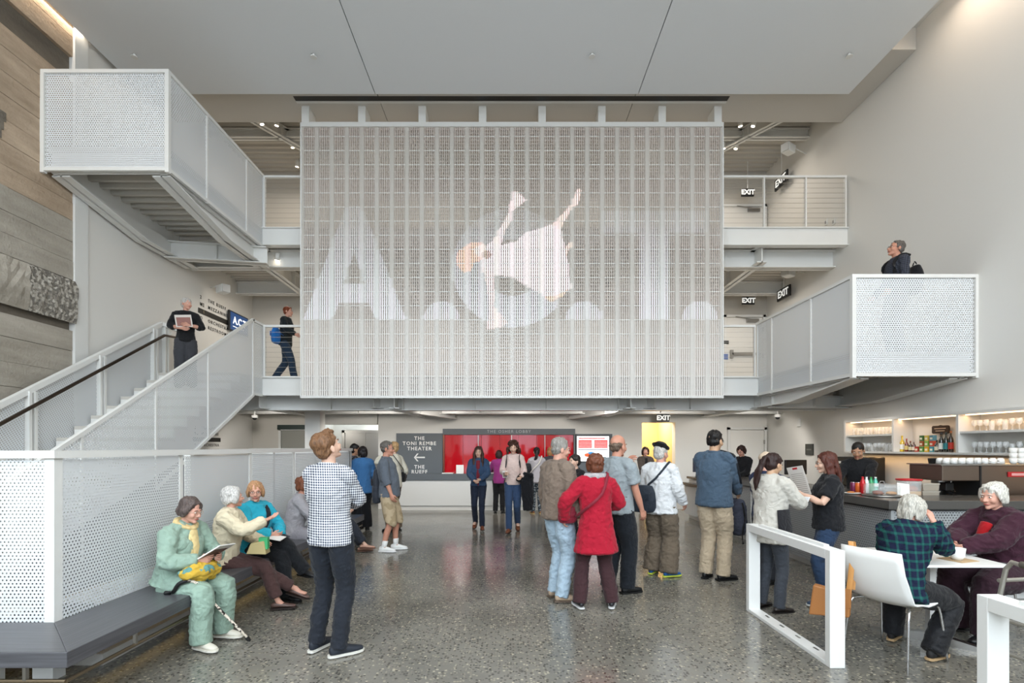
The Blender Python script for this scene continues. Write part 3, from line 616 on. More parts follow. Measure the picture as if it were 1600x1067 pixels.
G().box((X(535, YE), YE-.06, 0), (X(539.5, YE), YE, Z(672, YE))).build('frame', steel, ev); G().box((X(535, YE), YE-.06, Z(676, YE)), (X(600, YE), YE, Z(672, YE))).build('frame', steel, ev)
cl = G().box((X(482, 11.3), 11.1, 0), (X(505, 11.3), 11.4, 2.72)); cl.build('column_1', wall_w, kind='structure', label='square white column left of the elevator')
for lab, px, py_, Y in (('small dome camera under the left beams by the grey door', 398, 653, 11.8), ('small dome camera under the beams at the right end', 1215, 652, 11.8)):
    t = thing('dome_camera', lab, 'camera', (X(px, Y), Y, Z(py_, Y)))
    G().lathe([(.07, .0), (.07, .06), (.05, .07), (.02, .08), (.02, 2.77-Z(py_, Y))]).build('housing', white, t, True); G().lathe([(0, -.05), (.03, -.04), (.05, -.015), (.055, .0)]).build('dome', black, t, True)
for lab, y, z, nm in (('small round white wall device on the right wall above the bar shelves', XR*F/(1250-VX), 2.15, 'wall_sensor'),):
    t = thing(nm, lab, 'sensor', (XR-.02, y, z)); G().box((-.03, -.05, -.09), (.02, .05, .09)).build('body', white, t, bevel=.01)
pq = thing('wall_plaque', 'small dark square sign on the right wall behind the bar', 'sign', (XR-.02, XR*F/(1266-VX), Z(702, XR*F/(1266-VX))))
G().box((-.01, -.14, -.12), (.015, .14, .12)).build('plate', mat('plaque', '#3c3c38', .5), pq); G().box((-.013, -.09, -.02), (-.009, .09, .01)).build('raised_text', mat('plaque2', '#6c6c66', .5), pq)
for lab, px, py_, Y in (('small wall outlet of the top gallery', 1312, 343, 11.0),): pass
for k, z in enumerate((5.9+.28, 5.9+.38)):
    t = thing('wall_outlet', 'small white wall outlet beside the top gallery railing, %s' % ('lower' if k == 0 else 'upper'), 'outlet', (XR-.01, 10.3+.25*k, z)); G().box((-.01, -.04, -.06), (.01, .04, .06)).build('plate', white, t); G().box((-.014, -.015, -.03), (-.009, .015, .03)).build('socket', mat('socketgrey', '#888888', .6), t)
cp = thing('card_reader', 'small wall panel with card reader beside the middle gallery door', 'panel', (X(1132, YW), YW-.03, Z(555, YW)))
G().box((-.08, -.03, -.2), (.08, .02, .12)).build('plate', white, cp); G().box((-.06, -.045, -.12), (.06, -.03, .02)).build('screen', mat('blue_lcd', '#6d7fb0', .3), cp); G().box((-.08, -.045, .28), (.08, .01, .36)).build('dark_strip', dark, cp)

# directory lettering and the blue display on the left wall
def directory(label, y0, z0, k, rows):
    t = thing('wall_directory', label, 'sign', (XL+.005, y0, z0))
    ink = mat('black_ink', '#22201c', .6)
    for i, (a, b) in enumerate(rows):
        zz = -i*.135*k
        if b is None: G().box((0, -.06, zz-.05*k), (.006, 1.05*k, zz+.05*k)).build('dark_bar', ink, t); text(a, 'lettering', mat('gold_ink', '#b9a985', .6), .085*k, face_x(.009, .1, zz), t, .001, 'LEFT', 1.3); continue
        text(a, 'lettering', ink, .095*k, face_x(.004, 0, zz), t, .001, 'LEFT', 1.3, .001); text(b, 'lettering', ink, .095*k, face_x(.004, .26*k, zz), t, .001, 'LEFT', 1.45, .001)
rows = [('2', 'THE RUEFF'), ('M2', 'MEZZANINE'), ('1', None), ('O', 'ORCHESTRA'), ('R', 'RESTROOMS')]
directory('black directory lettering on the left wall of the middle gallery', XL*F/(312-VX), 4.80, 1.1, rows)
directory('black directory lettering on the left wall at ground level', 10.6, 2.0, .9, rows)
yd0, yd1 = 6.6*F/(VX-355), 6.6*F/(VX-384)
t = thing('display_screen', 'blue wall display with white letters on the left wall of the middle gallery', 'display', (XL+.03, 0, 0))
G().box((0, yd0, 4.33), (.05, yd1, 4.80)).build('frame', dark, t, bevel=.005); G().box((.05, yd0+.03, 4.36), (.055, yd1-.03, 4.77)).build('screen', mat('navy_screen', '#1d3f6e', .3, emit=.6), t)
text('A.C.T', 'lettering', mat('screen_white', '#f4f6f8', emit=.9), .24, face_x(.062, (yd0+yd1)/2, 4.59), t, .001, bold=.006); G().box((.056, yd0+.12, 4.44), (.06, yd1-.2, 4.455)).build('underline', MATS['screen_white'], t)
# ------------------------------------------------------------------ ticket desk on the back wall
DY = 12.72
dk = thing('ticket_desk', 'long white ticket desk with a slate counter on the back wall', 'desk')
G().box((X(612, DY), DY, .12), (X(958, DY), YW-.01, .76)).build('front_panel', white, dk); G().box((X(612, DY), DY+.04, 0), (X(958, DY), YW-.01, .12)).build('kickboard', wall_w, dk)
G().box((X(611, DY), DY-.04, .76), (X(959, DY), YW-.01, .92)).build('counter', grey_sign, dk, bevel=.006)
def board(name, label, px0, px1, py0, py1, m, Y=YW-.01, d=.06, cat='sign'):
    t = thing(name, label, cat, (X((px0+px1)/2, Y), Y, Z((py0+py1)/2, Y))); w = (px1-px0)/F*Y/2; h = (py1-py0)/F*Y/2
    G().box((-w, -d, -h), (w, 0, h)).build('panel', m, t); return t
k = YW/F
b1 = board('sign_board', 'slate sign board with arrow and white lettering left of the red window', 620, 692, 677, 741, grey_sign)
for i, (s, yy_, sz) in enumerate([('THE', 685, .2), ('TONI REMBE', 693, .2), ('THEATER', 701, .2), ('THE', 729.5, .2), ('RUEFF', 737, .2)]):
    text(s, 'lettering', letter_w, .128, Matrix.Translation((0, -.066, (709-yy_)*k)) @ Matrix.Rotation(PI/2, 4, 'X'), b1, .003, sp=1.22, bold=.003)
g = G(); c = (709-714.5)*k; g.box((-.11, -.068, c-.018), (.14, -.06, c+.018))
for s in (1, -1): g.add([(-.14, -.068, c), (-.10, -.068, c), (-.02, -.068, c+s*.1), (-.06, -.068, c+s*.1), (-.14, -.06, c), (-.10, -.06, c), (-.02, -.06, c+s*.1), (-.06, -.06, c+s*.1)], [(0, 1, 2, 3), (7, 6, 5, 4), (0, 4, 5, 1), (2, 6, 7, 3), (1, 5, 6, 2), (3, 7, 4, 0)])
g.build('arrow', letter_w, b1)
hb = board('header_sign', 'slate header strip with small lettering over the red window', 692.5, 898, 670, 679, grey_sign, d=.1)
text('THE OSHER LOBBY', 'lettering', mat('dim_letters', '#b9bcbd', .5), .105, Matrix.Translation((0, -.106, 0)) @ Matrix.Rotation(PI/2, 4, 'X'), hb, .003, sp=1.3)
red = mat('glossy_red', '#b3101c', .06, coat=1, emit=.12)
rw = thing('ticket_window', 'glossy red ticket window behind the desk', 'window', (0, 0, 0))
xa, xb = X(693, YW), X(898, YW); seams = np.linspace(xa+.03, xb-.03, 8)
for a, b in zip(seams[:-1], seams[1:]): 
    o = G().box((a+.004, YW-.05, .92), (b-.004, YW-.035, Z(679.5, YW))).build('red_panel', red, rw)
G().box((xa, YW-.12, .92), (xa+.04, YW, Z(679.5, YW))).build('side_frame', mat('bronze_frame', '#7a4a3a', .3, metal=.7), rw); G().box((xb-.04, YW-.12, .92), (xb, YW, Z(679.5, YW))).build('side_frame', grey_sign, rw)
for x in (xa+.9, xa+1.75, xa+2.6): G().box((x-.008, YW-.1, .92), (x+.008, YW-.08, Z(679.5, YW))).build('glass_clip', steel, rw)
tvb = board('display_board', 'slate panel behind the white price display right of the red window', 899, 956, 678, 741, grey_sign)
tv = thing('display_screen', 'white display with red tables beside the red window', 'display', (X(925.5, YW), YW-.07, Z(701, YW)))
wM = mat('white_screen', '#eef0f4', .3, emit=.9); rM = mat('red_screen', '#e23a35', .3, emit=.7); bM = mat('blue_screen', '#2d7fb8', .3, emit=.6); oM = mat('orange_screen', '#dd5a2a', .3, emit=.6)
G().box((-.43, -.03, -.34), (.43, 0, .34)).build('frame', dark, tv)
G().box((-.41, -.036, -.32), (.41, -.03, .32)).build('screen', wM, tv)
for x in (-.2, .2): 
    G().box((x-.17, -.04, .02), (x+.17, -.036, .22)).build('red_table', rM, tv)
    g = G(); 
    for q in range(4): g.box((x-.16, -.042, .05+q*.04), (x+.16, -.04, .056+q*.04))
    g.build('table_line', wM, tv)
G().box((-.38, -.04, -.03), (.38, -.036, -.012)).build('grey_line', mat('grey_screen', '#777c88', .3, emit=.4), tv)
G().ell((-.12, -.038, -.16), (.10, .003, .05)).build('orange_shape', oM, tv); G().ell((-.05, -.04, -.11), (.08, .003, .03)).build('blue_shape', bM, tv)
G().box((-.36, -.04, .25), (.3, -.036, .275)).build('title_line', rM, tv)
paper = mat('paper', '#f2f1ec', .7)
for lab, px, w, h in (('white card sign standing on the ticket desk by the red window', 718, .19, .22), ('grey screen back standing on the ticket desk', 772, .3, .3)):
    t = thing('counter_card', lab, 'card', (X(px, DY), DY+.12, .92)); G().prism([(-.02, 0), (.06, 0), (.01, h), (0, h)], 'x', -w/2, w/2).build('card', paper if w < .2 else mat('light_grey_plastic', '#b8babd', .5), t); G().box((-w/2, -.02, 0), (w/2, .08, .006)).build('base', paper, t)
t = thing('paper_stack', 'flat stack of white papers on the ticket desk', 'papers', (X(700, DY), DY+.1, .92)); G().box((-.16, -.05, 0), (.12, .1, .02)).build('sheets', paper, t); G().box((-.1, -.06, .02), (.14, .06, .026)).build('top_sheet', paper, t)

# ------------------------------------------------------------------ the bar
BX, BYn, BYf = 3.95, 5.24, 11.5
top_m = mat('dark_counter_top', '#4a4845', .22, var=.1, vscale=3); bar_m = mat('bar_backing', '#6d7073', .6)
br = thing('bar_counter', 'L-shaped bar counter with perforated metal front and dark top', 'bar counter')
G().box((BX+.04, BYn+.04, .1), (BX+.45, 9.3, .95)).build('body', bar_m, br); G().box((BX+.45, BYn+.04, .1), (XR-.01, BYn+.5, .95)).build('body', bar_m, br)
G().box((BX+.1, BYn+.1, 0), (BX+.45, BYf-.05, .1)).build('kickboard', steel_w, br)
G().box((BX+.1, BYn+.1, 0), (XR-.01, BYn+.4, .1)).build('kickboard', steel_w, br)
G().box((BX+.02, 9.3, .1), (BX+.5, BYf, .74)).build('body', mat('bar_white', '#c9cac8', .5), br); G().box((BX-.03, 9.25, .74), (BX+.6, BYf+.03, .80)).build('low_counter_top', top_m, br, bevel=.004)
G().box((BX+.12, 9.25, .80), (BX+.4, BYf, .86)).build('upstand', steel_w, br); G().box((BX+.08, 9.2, .88), (BX+.6, BYf+.05, .93)).build('raised_ledge', top_m, br, bevel=.004)
ey = list(np.linspace(BYn, 9.3, 5)); ey = [BYn]+list(np.linspace(BYn, 9.3, 5)[1:])
for a, b in zip(ey[:-1], ey[1:]): perf('front_panel', (BX, a+.02, .1), (0, 1, 0), b-a-.03, (0, 0, 1), .83, mat('perforated_steel', '#a9adaf', .4, metal=.3), br, .03, .28); G().box((BX-.004, b-.015, .1), (BX+.04, b+.015, .94)).build('panel_edge', steel_w, br)
ex = np.linspace(BX, XR-.01, 3)
for a, b in zip(ex[:-1], ex[1:]): perf('front_panel', (a+.02, BYn, .1), (1, 0, 0), b-a-.03, (0, 0, 1), .83, MATS['perforated_steel'], br, .03, .28); G().box((b-.015, BYn-.004, .1), (b+.0, BYn+.04, .94)).build('panel_edge', MATS['perforated_steel'], br)
G().box((BX-.004, BYn-.004, .1), (BX+.03, BYn+.03, .94)).build('corner_post', MATS['perforated_steel'], br)
G().prism([(BX-.06, BYn-.05), (XR-.01, BYn-.05), (XR-.01, BYn+.56), (BX+.58, BYn+.56), (BX+.58, 9.32), (BX-.06, 9.32)], 'z', .955, 1.045).build('counter_top', top_m, br, bevel=.006)
wk = thing('work_counter', 'low steel work counter behind the front of the bar', 'counter'); G().box((4.6, 5.82, .86), (XR-.01, 6.62, .90)).build('worktop', steel, wk); G().box((4.62, 5.84, 0), (XR-.01, 6.55, .86)).build('cabinet', bar_m, wk)
bc = thing('back_counter', 'back counter under the bar shelves along the right wall', 'counter'); G().box((5.98, 6.7, .86), (XR-.01, 9.5, .90)).build('worktop', top_m, bc); G().box((6.02, 6.72, 0), (XR-.01, 9.48, .86)).build('cabinet', bar_m, bc)
# wall shelves
sh = thing('wall_shelf', 'white open wall shelf with warm light above the back counter', 'shelf'); S0, S1, SX = 5.3, 9.44, 6.25; shm = mat('shelf_white', '#dcdad5', .5)
G().box((SX, S0, 2.05), (XR-.01, S1, 2.09)).build('top_board', shm, sh); G().box((SX, S0, 1.49), (XR-.01, S1, 1.52)).build('bottom_board', shm, sh); G().box((XR-.04, S0, 1.52), (XR-.01, S1, 2.05)).build('back_board', shm, sh)
for y in (S0, 7.07, 8.26, S1): G().box((SX, y-.02, 1.52), (XR-.04, y+.02, 2.05)).build('divider', shm, sh)
for a, b in ((S0+.02, 7.05), (8.28, S1-.02)): G().box((SX+.02, a, 1.785), (XR-.04, b, 1.815)).build('middle_board', shm, sh)
for a, b in ((S0+.04, 7.03), (7.1, 8.24), (8.3, S1-.04)):
    G().box((SX+.08, a, 2.035), (SX+.1, b, 2.05)).build('light_strip', mat('warm_strip', (1, .7, .42), emit=3), sh)
    light('shelf_light', 'AREA', (SX+.12, (a+b)/2, 2.03), 1.1*(b-a), (1, .60, .30), (0, math.radians(15), 0), .04, b-a)
light('shelf_light', 'AREA', (SX+.2, 7.4, 1.48), 9, (1, .62, .3), (0, math.radians(8), 0), .05, 4)
# glassware
gl = mat('thin_glass', (.93, .95, .95), .03, alpha=.30, spec=.8)
gl.node_tree.nodes['Principled BSDF'].inputs['Roughness'].default_value = .05
def wine_glass(loc):
    t = thing('wine_glass', 'stemmed wine glass standing on a bar shelf', 'glass', loc)
    G().lathe([(.03, .0), (.03, .003), (.004, .008), (.004, .06)], seg=10).build('stem', gl, t, True); G().lathe([(.004, .06), (.028, .08), (.034, .105), (.028, .145), (.026, .145), (.031, .105), (.024, .083), (0, .066)], seg=12).build('bowl', gl, t, True); return t
def tumbler(loc):
    t = thing('tumbler', 'straight glass tumbler standing on a bar shelf', 'glass', loc)
    G().lathe([(.026, 0), (.034, .12), (.031, .12), (.024, .012), (0, .012)], seg=12).build('cup', gl, t, True); G().lathe([(.027, -.0), (.0275, .012), (.026, .012)], seg=12).build('base', gl, t, True); return t
rg = random.Random(5); wg = None; tg = None
spots_ = []
for (a, b, z, kind) in ((8.34, 9.36, 1.816, 't'), (8.34, 9.36, 1.521, 'w'), (5.5, 6.98, 1.816, 'w'), (5.5, 6.98, 1.521, 'w')):
    for row, xx in ((0, 6.34), (1, 6.46)):
        y = a+.03*row
        while y < b:
            kk = kind
            if kind == 'w' and rg.random() < .22: kk = 't'
            if not (kk == 'w' and z+.15 > (1.785 if z < 1.7 else 2.03)): spots_.append((kk, (xx+rg.uniform(-.01, .01), y, z)))
            y += .088
where = {(1, 1): 'on the upper shelf near the barman', (1, 0): 'on the lower shelf near the barman', (0, 1): 'on the upper shelf at the right edge', (0, 0): 'on the lower shelf at the right edge'}
for kk, loc in spots_:
    w_ = where[(int(loc[1] > 8), int(loc[2] > 1.7))]; lab = ('stemmed wine glass ' if kk == 'w' else 'straight glass tumbler ')+w_; grp = ('wine glasses ' if kk == 'w' else 'tumblers ')+w_
    if kk == 'w':
        if wg is None: wg = wine_glass(loc); o = wg
        else: o = dup(wg, loc)
    else:
        if tg is None: tg = tumbler(loc); o = tg
        else: o = dup(tg, loc)
    o['label'] = lab; o['group'] = grp
def bottle(label, loc, h, r, col, lab='#e8e2cf', cap='#222222', al=None):
    t = thing('bottle', label, 'bottle', loc); m = mat('bottle_'+col, col, .1, spec=.8, coat=.6)
    G().lathe([(r*.9, 0), (r, .01), (r, h*.55), (r*.85, h*.64), (r*.36, h*.76), (r*.33, h*.93), (0, h*.93)], seg=12).build('glass_body', m, t, True)
    G().lathe([(r*1.02, h*.15), (r*1.03, h*.16), (r*1.03, h*.45), (r*1.02, h*.46)], seg=12).build('paper_label', mat('lab_'+lab, lab, .6), t); G().lathe([(r*.38, h*.9), (r*.4, h), (0, h)], seg=10).build('cap', mat('cap_'+cap, cap, .4), t); return t
def syb(px): return 6.4*F/(px-VX)
for px, h, r, col, lb, cap, nm in [(1405, .27, .034, '#c9c07a', '#e9e6d8', '#2a2a22', 'pale yellow wine bottle, leftmost on the bar shelf'), (1411.5, .26, .033, '#d8b72e', '#efeee6', '#d8b72e', 'golden yellow bottle second from the left on the bar shelf'),
     (1418.5, .21, .026, '#6b2013', '#d8c07a', '#a82a20', 'slim dark red bottle beside the golden yellow one'), (1424.5, .17, .026, '#3b2413', '#d9d0a8', '#7a1f18', 'short brown bottle with cream label on the bar shelf'), (1430, .17, .026, '#4a1d12', '#e2d6c4', '#b5b0a8', 'short red-brown bottle with pale cap on the bar shelf'),
     (1466, .18, .03, '#20201c', '#d5cfb8', '#333333', 'squat black bottle with round pale label beside the boxes'), (1473, .29, .035, '#141814', '#dfe0da', '#1a1a1a', 'tall black wine bottle with white label'), (1480.5, .29, .035, '#12201c', '#2c7f86', '#10201a', 'tall dark bottle with teal label'), (1488, .31, .033, '#221513', '#b8372c', '#b06a3a', 'tallest dark bottle with copper neck at the right end of the row')]:
    y = syb(px); bottle(nm+'' , (6.38, y, 1.521), h, r, col, lb, cap)
kkk = 0
cols = ['#b03a28', '#4d8a3c', '#d9a92c', '#3f8f9c', '#a0522d', '#7fae4a', '#c94f3a', '#3d6b35', '#c9b04a', '#5d8d9a', '#e2e0d6', '#444444']
pos_words = ['leftmost', 'second', 'third', 'fourth']
for rrow, pxs in enumerate([(1435.5, 1443, 1451, 1459), (1443, 1451, 1459), (1443, 1451, 1459)]):
    for ci, px in enumerate(pxs):
        y = syb(px); z = 1.521+rrow*.085; cn = cols[kkk % len(cols)]; kkk += 1
        cname = ['brick red', 'green', 'yellow', 'teal', 'brown', 'light green', 'red', 'dark green', 'straw yellow', 'grey blue'][kkk-1]
        t = thing('tea_box', 'small %s packet in the %s row of the stacked packets' % (cname, ['bottom', 'middle', 'top'][rrow]), 'box', (6.39, y, z)); 
        G().box((-.03, -.031, 0), (.03, .031, .083)).build('carton', mat('box_'+cn, cn, .6), t); G().box((-.032, -.022, .02), (-.03, .022, .05)).build('paper_label', mat('box_pale', '#e6dfc9', .6), t)
y = syb(1459.5); t = thing('chalk_sign', 'small dark scalloped plaque above the packets on the shelf', 'sign', (6.5, y*1.0, 1.86)); G().prism([(-.15, -.045), (-.13, -.06), (.13, -.06), (.15, -.045), (.15, .045), (.13, .06), (.03, .06), (0, .068), (-.03, .06), (-.13, .06), (-.15, .045)], 'x', -.01, .01).build('board', mat('dark_brown_board', '#2a1d17', .6), t)
G().box((-.013, -.1, .01), (-.01, .1, .022)).build('chalk_line', mat('chalk', '#b7a896', .8), t); G().box((-.013, -.08, -.025), (-.01, .08, -.013)).build('chalk_line', MATS['chalk'], t); G().box((-.008, -.004, -.34), (.008, .004, -.06)).build('stem', MATS['dark_brown_board'], t)
# things on the counter
CT = 1.046
def can(label, x, y, col, h=.12, r=.032, kind='can', lid='#c9c9c9'):
    t = thing('drink_'+kind, label, kind, (x, y, CT)); m = mat('can_'+col, col, .3, metal=.2)
    if kind == 'can': G().lathe([(r*.85, 0), (r, .01), (r, h*.9), (r*.8, h), (0, h*.98)], seg=14).build('body', m, t, True); G().lathe([(r*.8, h), (r*.78, h+.003), (0, h+.002)], seg=14).build('lid', mat('lid_'+lid, lid, .3, metal=1), t)
    else:
        G().lathe([(r*.9, 0), (r, .01), (r*.92, h*.3), (r, h*.5), (r*.85, h*.7), (r*.4, h*.88), (r*.4, h*.92)], seg=14).build('body', m, t, True); G().lathe([(r*.42, h*.92), (r*.42, h), (0, h)], seg=10).build('cap', mat('lid_'+lid, lid, .4), t); G().lathe([(r*1.0, h*.42), (r*1.01, h*.43), (r*1.01, h*.6), (r*1.0, h*.61)], seg=14).build('wrapper', mat('wr_'+lid, lid, .5), t)
for px, yv, col, h, r, kd, ld, lab in [(1333, 6.1, '#6d2448', .125, .033, 'can', '#c9c9c9', 'purple drink can on the bar'), (1341, 6.06, '#d9682a', .125, .033, 'can', '#c9c9c9', 'orange drink can on the bar'),
      (1348, 6.0, '#b81a22', .2, .03, 'bottle', '#c01820', 'red soft drink bottle on the bar'), (1354, 6.12, '#dfe6e8', .19, .028, 'bottle', '#e8e8e8', 'clear water bottle with white cap on the bar'), (1361, 6.1, '#2f8f5a', .19, .03, 'bottle', '#2a8a3e', 'green bottle with green cap on the bar'), (1368, 6.1, '#58b09a', .19, .03, 'bottle', '#e9e9e9', 'pale green bottle with white cap on the bar')]:
    can(lab, X(px, yv), yv, col, h, r, kd, ld)
t = thing('pastry_tray', 'clear pastry dome over cakes on the bar', 'cake stand', (X(1378, 5.7), 5.7, CT))
G().lathe([(.185, 0), (.19, .006), (.19, .014), (0, .014)], seg=28).build('tray', steel, t, True); G().lathe([(.17, .014), (.172, .1), (.165, .13), (.15, .138), (0, .14)], seg=28).build('dome', mat('clear_plastic', (.9, .93, .93), .05, alpha=.22, spec=.8), t, True); G().tube([(-.03, 0, .14), (-.02, 0, .165), (.02, 0, .165), (.03, 0, .14)], .005).build('handle', chrome, t)
for i, (x, y, c_) in enumerate([(-.08, -.05, '#8a4a2c'), (.06, -.06, '#c08a4a'), (0, .07, '#7a3b2a')]): G().ell((x, y, .035), (.055, .05, .022)).build('cake', mat('cake'+c_, c_, .8, bump=.5, bscale=80), t, True)
t = thing('white_plate', 'white plate with a biscuit at the edge of the bar', 'plate', (X(1331, 5.95), 5.95, CT)); G().lathe([(.05, 0), (.09, .012), (.088, .016), (.045, .006), (0, .006)], seg=20).build('dish', mat('ceramic', '#ecece8', .2), t, True); G().ell((-.01, 0, .02), (.045, .03, .012)).build('biscuit', mat('biscuit', '#b9773f', .8), t, True)
t = thing('price_card', 'white curling price card on the bar', 'card', (X(1412, 5.7), 5.7, CT)); g = G()
n = 8; v = []
for i in range(n+1): a = i/n; v += [(-.07+.14*a, .03*math.sin(a*PI), 0), (-.06+.14*a, .03*math.sin(a*PI)+.02, .15-.02*a)]
g.add(v, [(2*i, 2*i+2, 2*i+3, 2*i+1) for i in range(n)]); g.build('card', paper, t); G().box((-.06, .0, 0), (.06, .04, .004)).build('base', paper, t)
t = thing('snack_tub', 'clear tub with red lid on the work counter', 'tub', (X(1420, 6.0), 6.0, .90)); G().lathe([(.1, 0), (.12, .18), (0, .18)], seg=18).build('tub', mat('tub_clear', '#c9b49c', .2, alpha=.8), t, True); G().lathe([(.125, .3), (.13, .305), (.13, .32), (0, .325)], seg=18).build('lid', mat('lid_red', '#b8242a', .35), t, True); G().lathe([(.118, .18), (.122, .3), (.12, .3), (.115, .18)], seg=18).build('rim', MATS['clear_plastic'], t); G().ell((0, 0, .2), (.09, .09, .05)).build('wrapped_snacks', mat('snack', '#b7765a', .5, bump=.6, bscale=40), t, True)
for i in range(3):
    t = thing('food_container', 'beige plastic food container on the work counter, %s of three' % ['lowest', 'middle', 'topmost'][i], 'container', (X(1446, 6.05), 6.05, .90+.09*i)); G().prism([(-.09, 0), (.09, 0), (.1, .075), (-.1, .075)], 'y', -.08, .08).build('box', mat('container', '#a39a8c', .4), t); G().box((-.105, -.085, .075), (.105, .085, .085)).build('rim', mat('container_rim', '#bdb6aa', .4), t)
t = thing('coffee_grinder', 'black coffee grinder left of the coffee machine', 'coffee grinder', (X(1467, 6.35), 6.35, .90)); G().box((-.09, -.1, 0), (.09, .12, .06)).build('base', black, t, bevel=.01); G().lathe([(.075, .06), (.08, .3), (.07, .36)], seg=16).build('body', steel, t, True); G().lathe([(.07, .36), (.11, .54), (.11, .555), (0, .56)], seg=18).build('hopper', black, t, True); G().box((-.05, -.16, .16), (.05, -.06, .26)).build('doser', black, t, bevel=.01); G().tube([(0, -.13, .14), (0, -.22, .12)], .012).build('portafilter_handle', black, t)
em = thing('espresso_machine', 'wide brown steel espresso machine at the right end of the bar', 'coffee machine', (0, 6.05, .90))
pan = mat('bronze_steel', '#7d6f64', .28, metal=.85)
G().box((5.17, 0, .29), (5.62, .5, .475)).build('left_panel', pan, em, bevel=.008); G().box((5.64, 0, .08), (6.38, .5, .475)).build('main_panel', pan, em, bevel=.008); G().box((5.15, -.01, .475), (6.4, .52, .49)).build('cup_tray', steel, em); G().box((5.17, .1, .04), (5.64, .5, .1)).build('drip_tray', dark, em); G().box((5.62, -.006, .06), (5.64, .5, .475)).build('seam', dark, em)
for x in (5.25, 6.3): G().box((x-.03, .05, 0), (x+.03, .12, .09)).build('foot', black, em); G().box((x-.03, .38, 0), (x+.03, .45, .09)).build('foot', black, em)
G().box((5.95, -.012, .34), (6.3, 0, .40)).build('red_badge', mat('badge_red', '#b01822', .3), em); G().box((5.99, -.014, .355), (6.26, -.012, .385)).build('badge_stripe', mat('badge_pale', '#d8a0a0', .3), em); G().tube([(5.45, .2, .29), (5.45, .18, .2), (5.45, .14, .14)], .01).build('steam_wand', chrome, em)
cup_m = mat('ceramic', '#ecece8', .2); cpm = None
def cup(loc, rz, label, group=None, s=1.0):
    t = thing('coffee_cup', label, 'cup', loc, rz, group); G().lathe([(.026, 0), (.036, .02), (.042, .07), (.039, .07), (.032, .02), (0, .008)], seg=16).xf(k=s).build('bowl', cup_m, t, True); G().tube([(.038, 0, .055), (.062, 0, .052), (.06, 0, .028), (.036, 0, .022)], .006, 6, 2).build('handle', cup_m, t, True); t.scale = (s,)*3; return t
c0 = cup((5.3, 6.15, 1.392), .4, 'upturned white cup in the row on top of the espresso machine', 'white cups on the espresso machine'); c0.rotation_euler = (PI, 0, .4); c0.location = (5.3, 6.15, 1.392+.071)
for i in range(1, 14):
    o = dup(c0, (5.3+.095*(i % 8)+(.02 if i > 7 else 0), 6.15+.11*(i//8), 1.392+.071), 0); o.rotation_euler = (PI, 0, .4+i*.9)
for i in range(6): o = dup(c0, (6.12+.1*(i//3), 6.15, 1.392+.0+.062*(i % 3)+.0), .3*i, 'white cup in the nested stack at the right of the espresso machine', 'stacked white cups on the espresso machine')
t = thing('brewer', 'black brewing machine with a white mark on the back counter behind the barman', 'machine', (6.2, 9.05, .90)); G().box((-.18, -.3, 0), (.3, .3, .52)).build('housing', black, t, bevel=.02); G().box((-.184, .0, .4), (-.18, .22, .44)).build('white_mark', letter_w, t); G().box((-.19, -.25, .02), (-.1, .25, .3)).build('front_panel', mat('dark_panel', '#242322', .3), t)
t = thing('point_of_sale_monitor', 'black screen of the till on the bar behind the women in the queue', 'monitor', (X(1243, 8.3), 8.3, CT), .2); G().box((-.2, -.02, .1), (.2, .02, .34)).build('display', black, t, bevel=.008); G().prism([(-.08, 0), (.1, 0), (.04, .12), (0, .12)], 'x', -.06, .06).build('stand', black, t)
t = thing('point_of_sale_monitor', 'small dark till screen at the far end of the bar beside the blue jacket', 'monitor', (X(1092, 11.0), 11.0, .93)); G().box((-.13, -.02, .12), (.13, .02, .42)).build('display', mat('navy_plastic', '#2c3140', .4), t, bevel=.008); G().prism([(-.06, 0), (.08, 0), (.03, .14), (0, .14)], 'x', -.05, .05).build('stand', black, t)

# ------------------------------------------------------------------ furniture in front
def divider(label, x, y0, y1, h=.85):
    t = thing('floor_divider', label, 'divider'); m = mat('white_powdercoat', '#e4e5e3', .35)
    for y in (y0, y1): G().box((x, y-.03, 0), (x+.11, y+.03, h-.0)).build('post', m, t, bevel=.004)
    G().box((x, y0+.03, 0), (x+.11, y1-.03, .03)).build('floor_bar', m, t, bevel=.003); G().box((x, y0+.03, h-.07), (x+.11, y1-.03, h)).build('top_bar', m, t, bevel=.003)
    G().box((x+.035, y0+.1, h), (x+.075, y1-.15, h+.02)).build('top_channel', m, t)
    for f in (.2, .4, .6, .8): G().box((x+.06, y0+(y1-y0)*f-.03, .03), (x+.075, y0+(y1-y0)*f+.03, .034)).build('bolt_plate', steel, t)
divider('white metal divider frame standing on the floor in front of the two women', 2.31, 3.68, 4.92); divider('white metal divider frame cut by the lower right corner', 2.38, 1.35, 2.55)
shell_m = mat('white_shell', '#e9e9e6', .35)
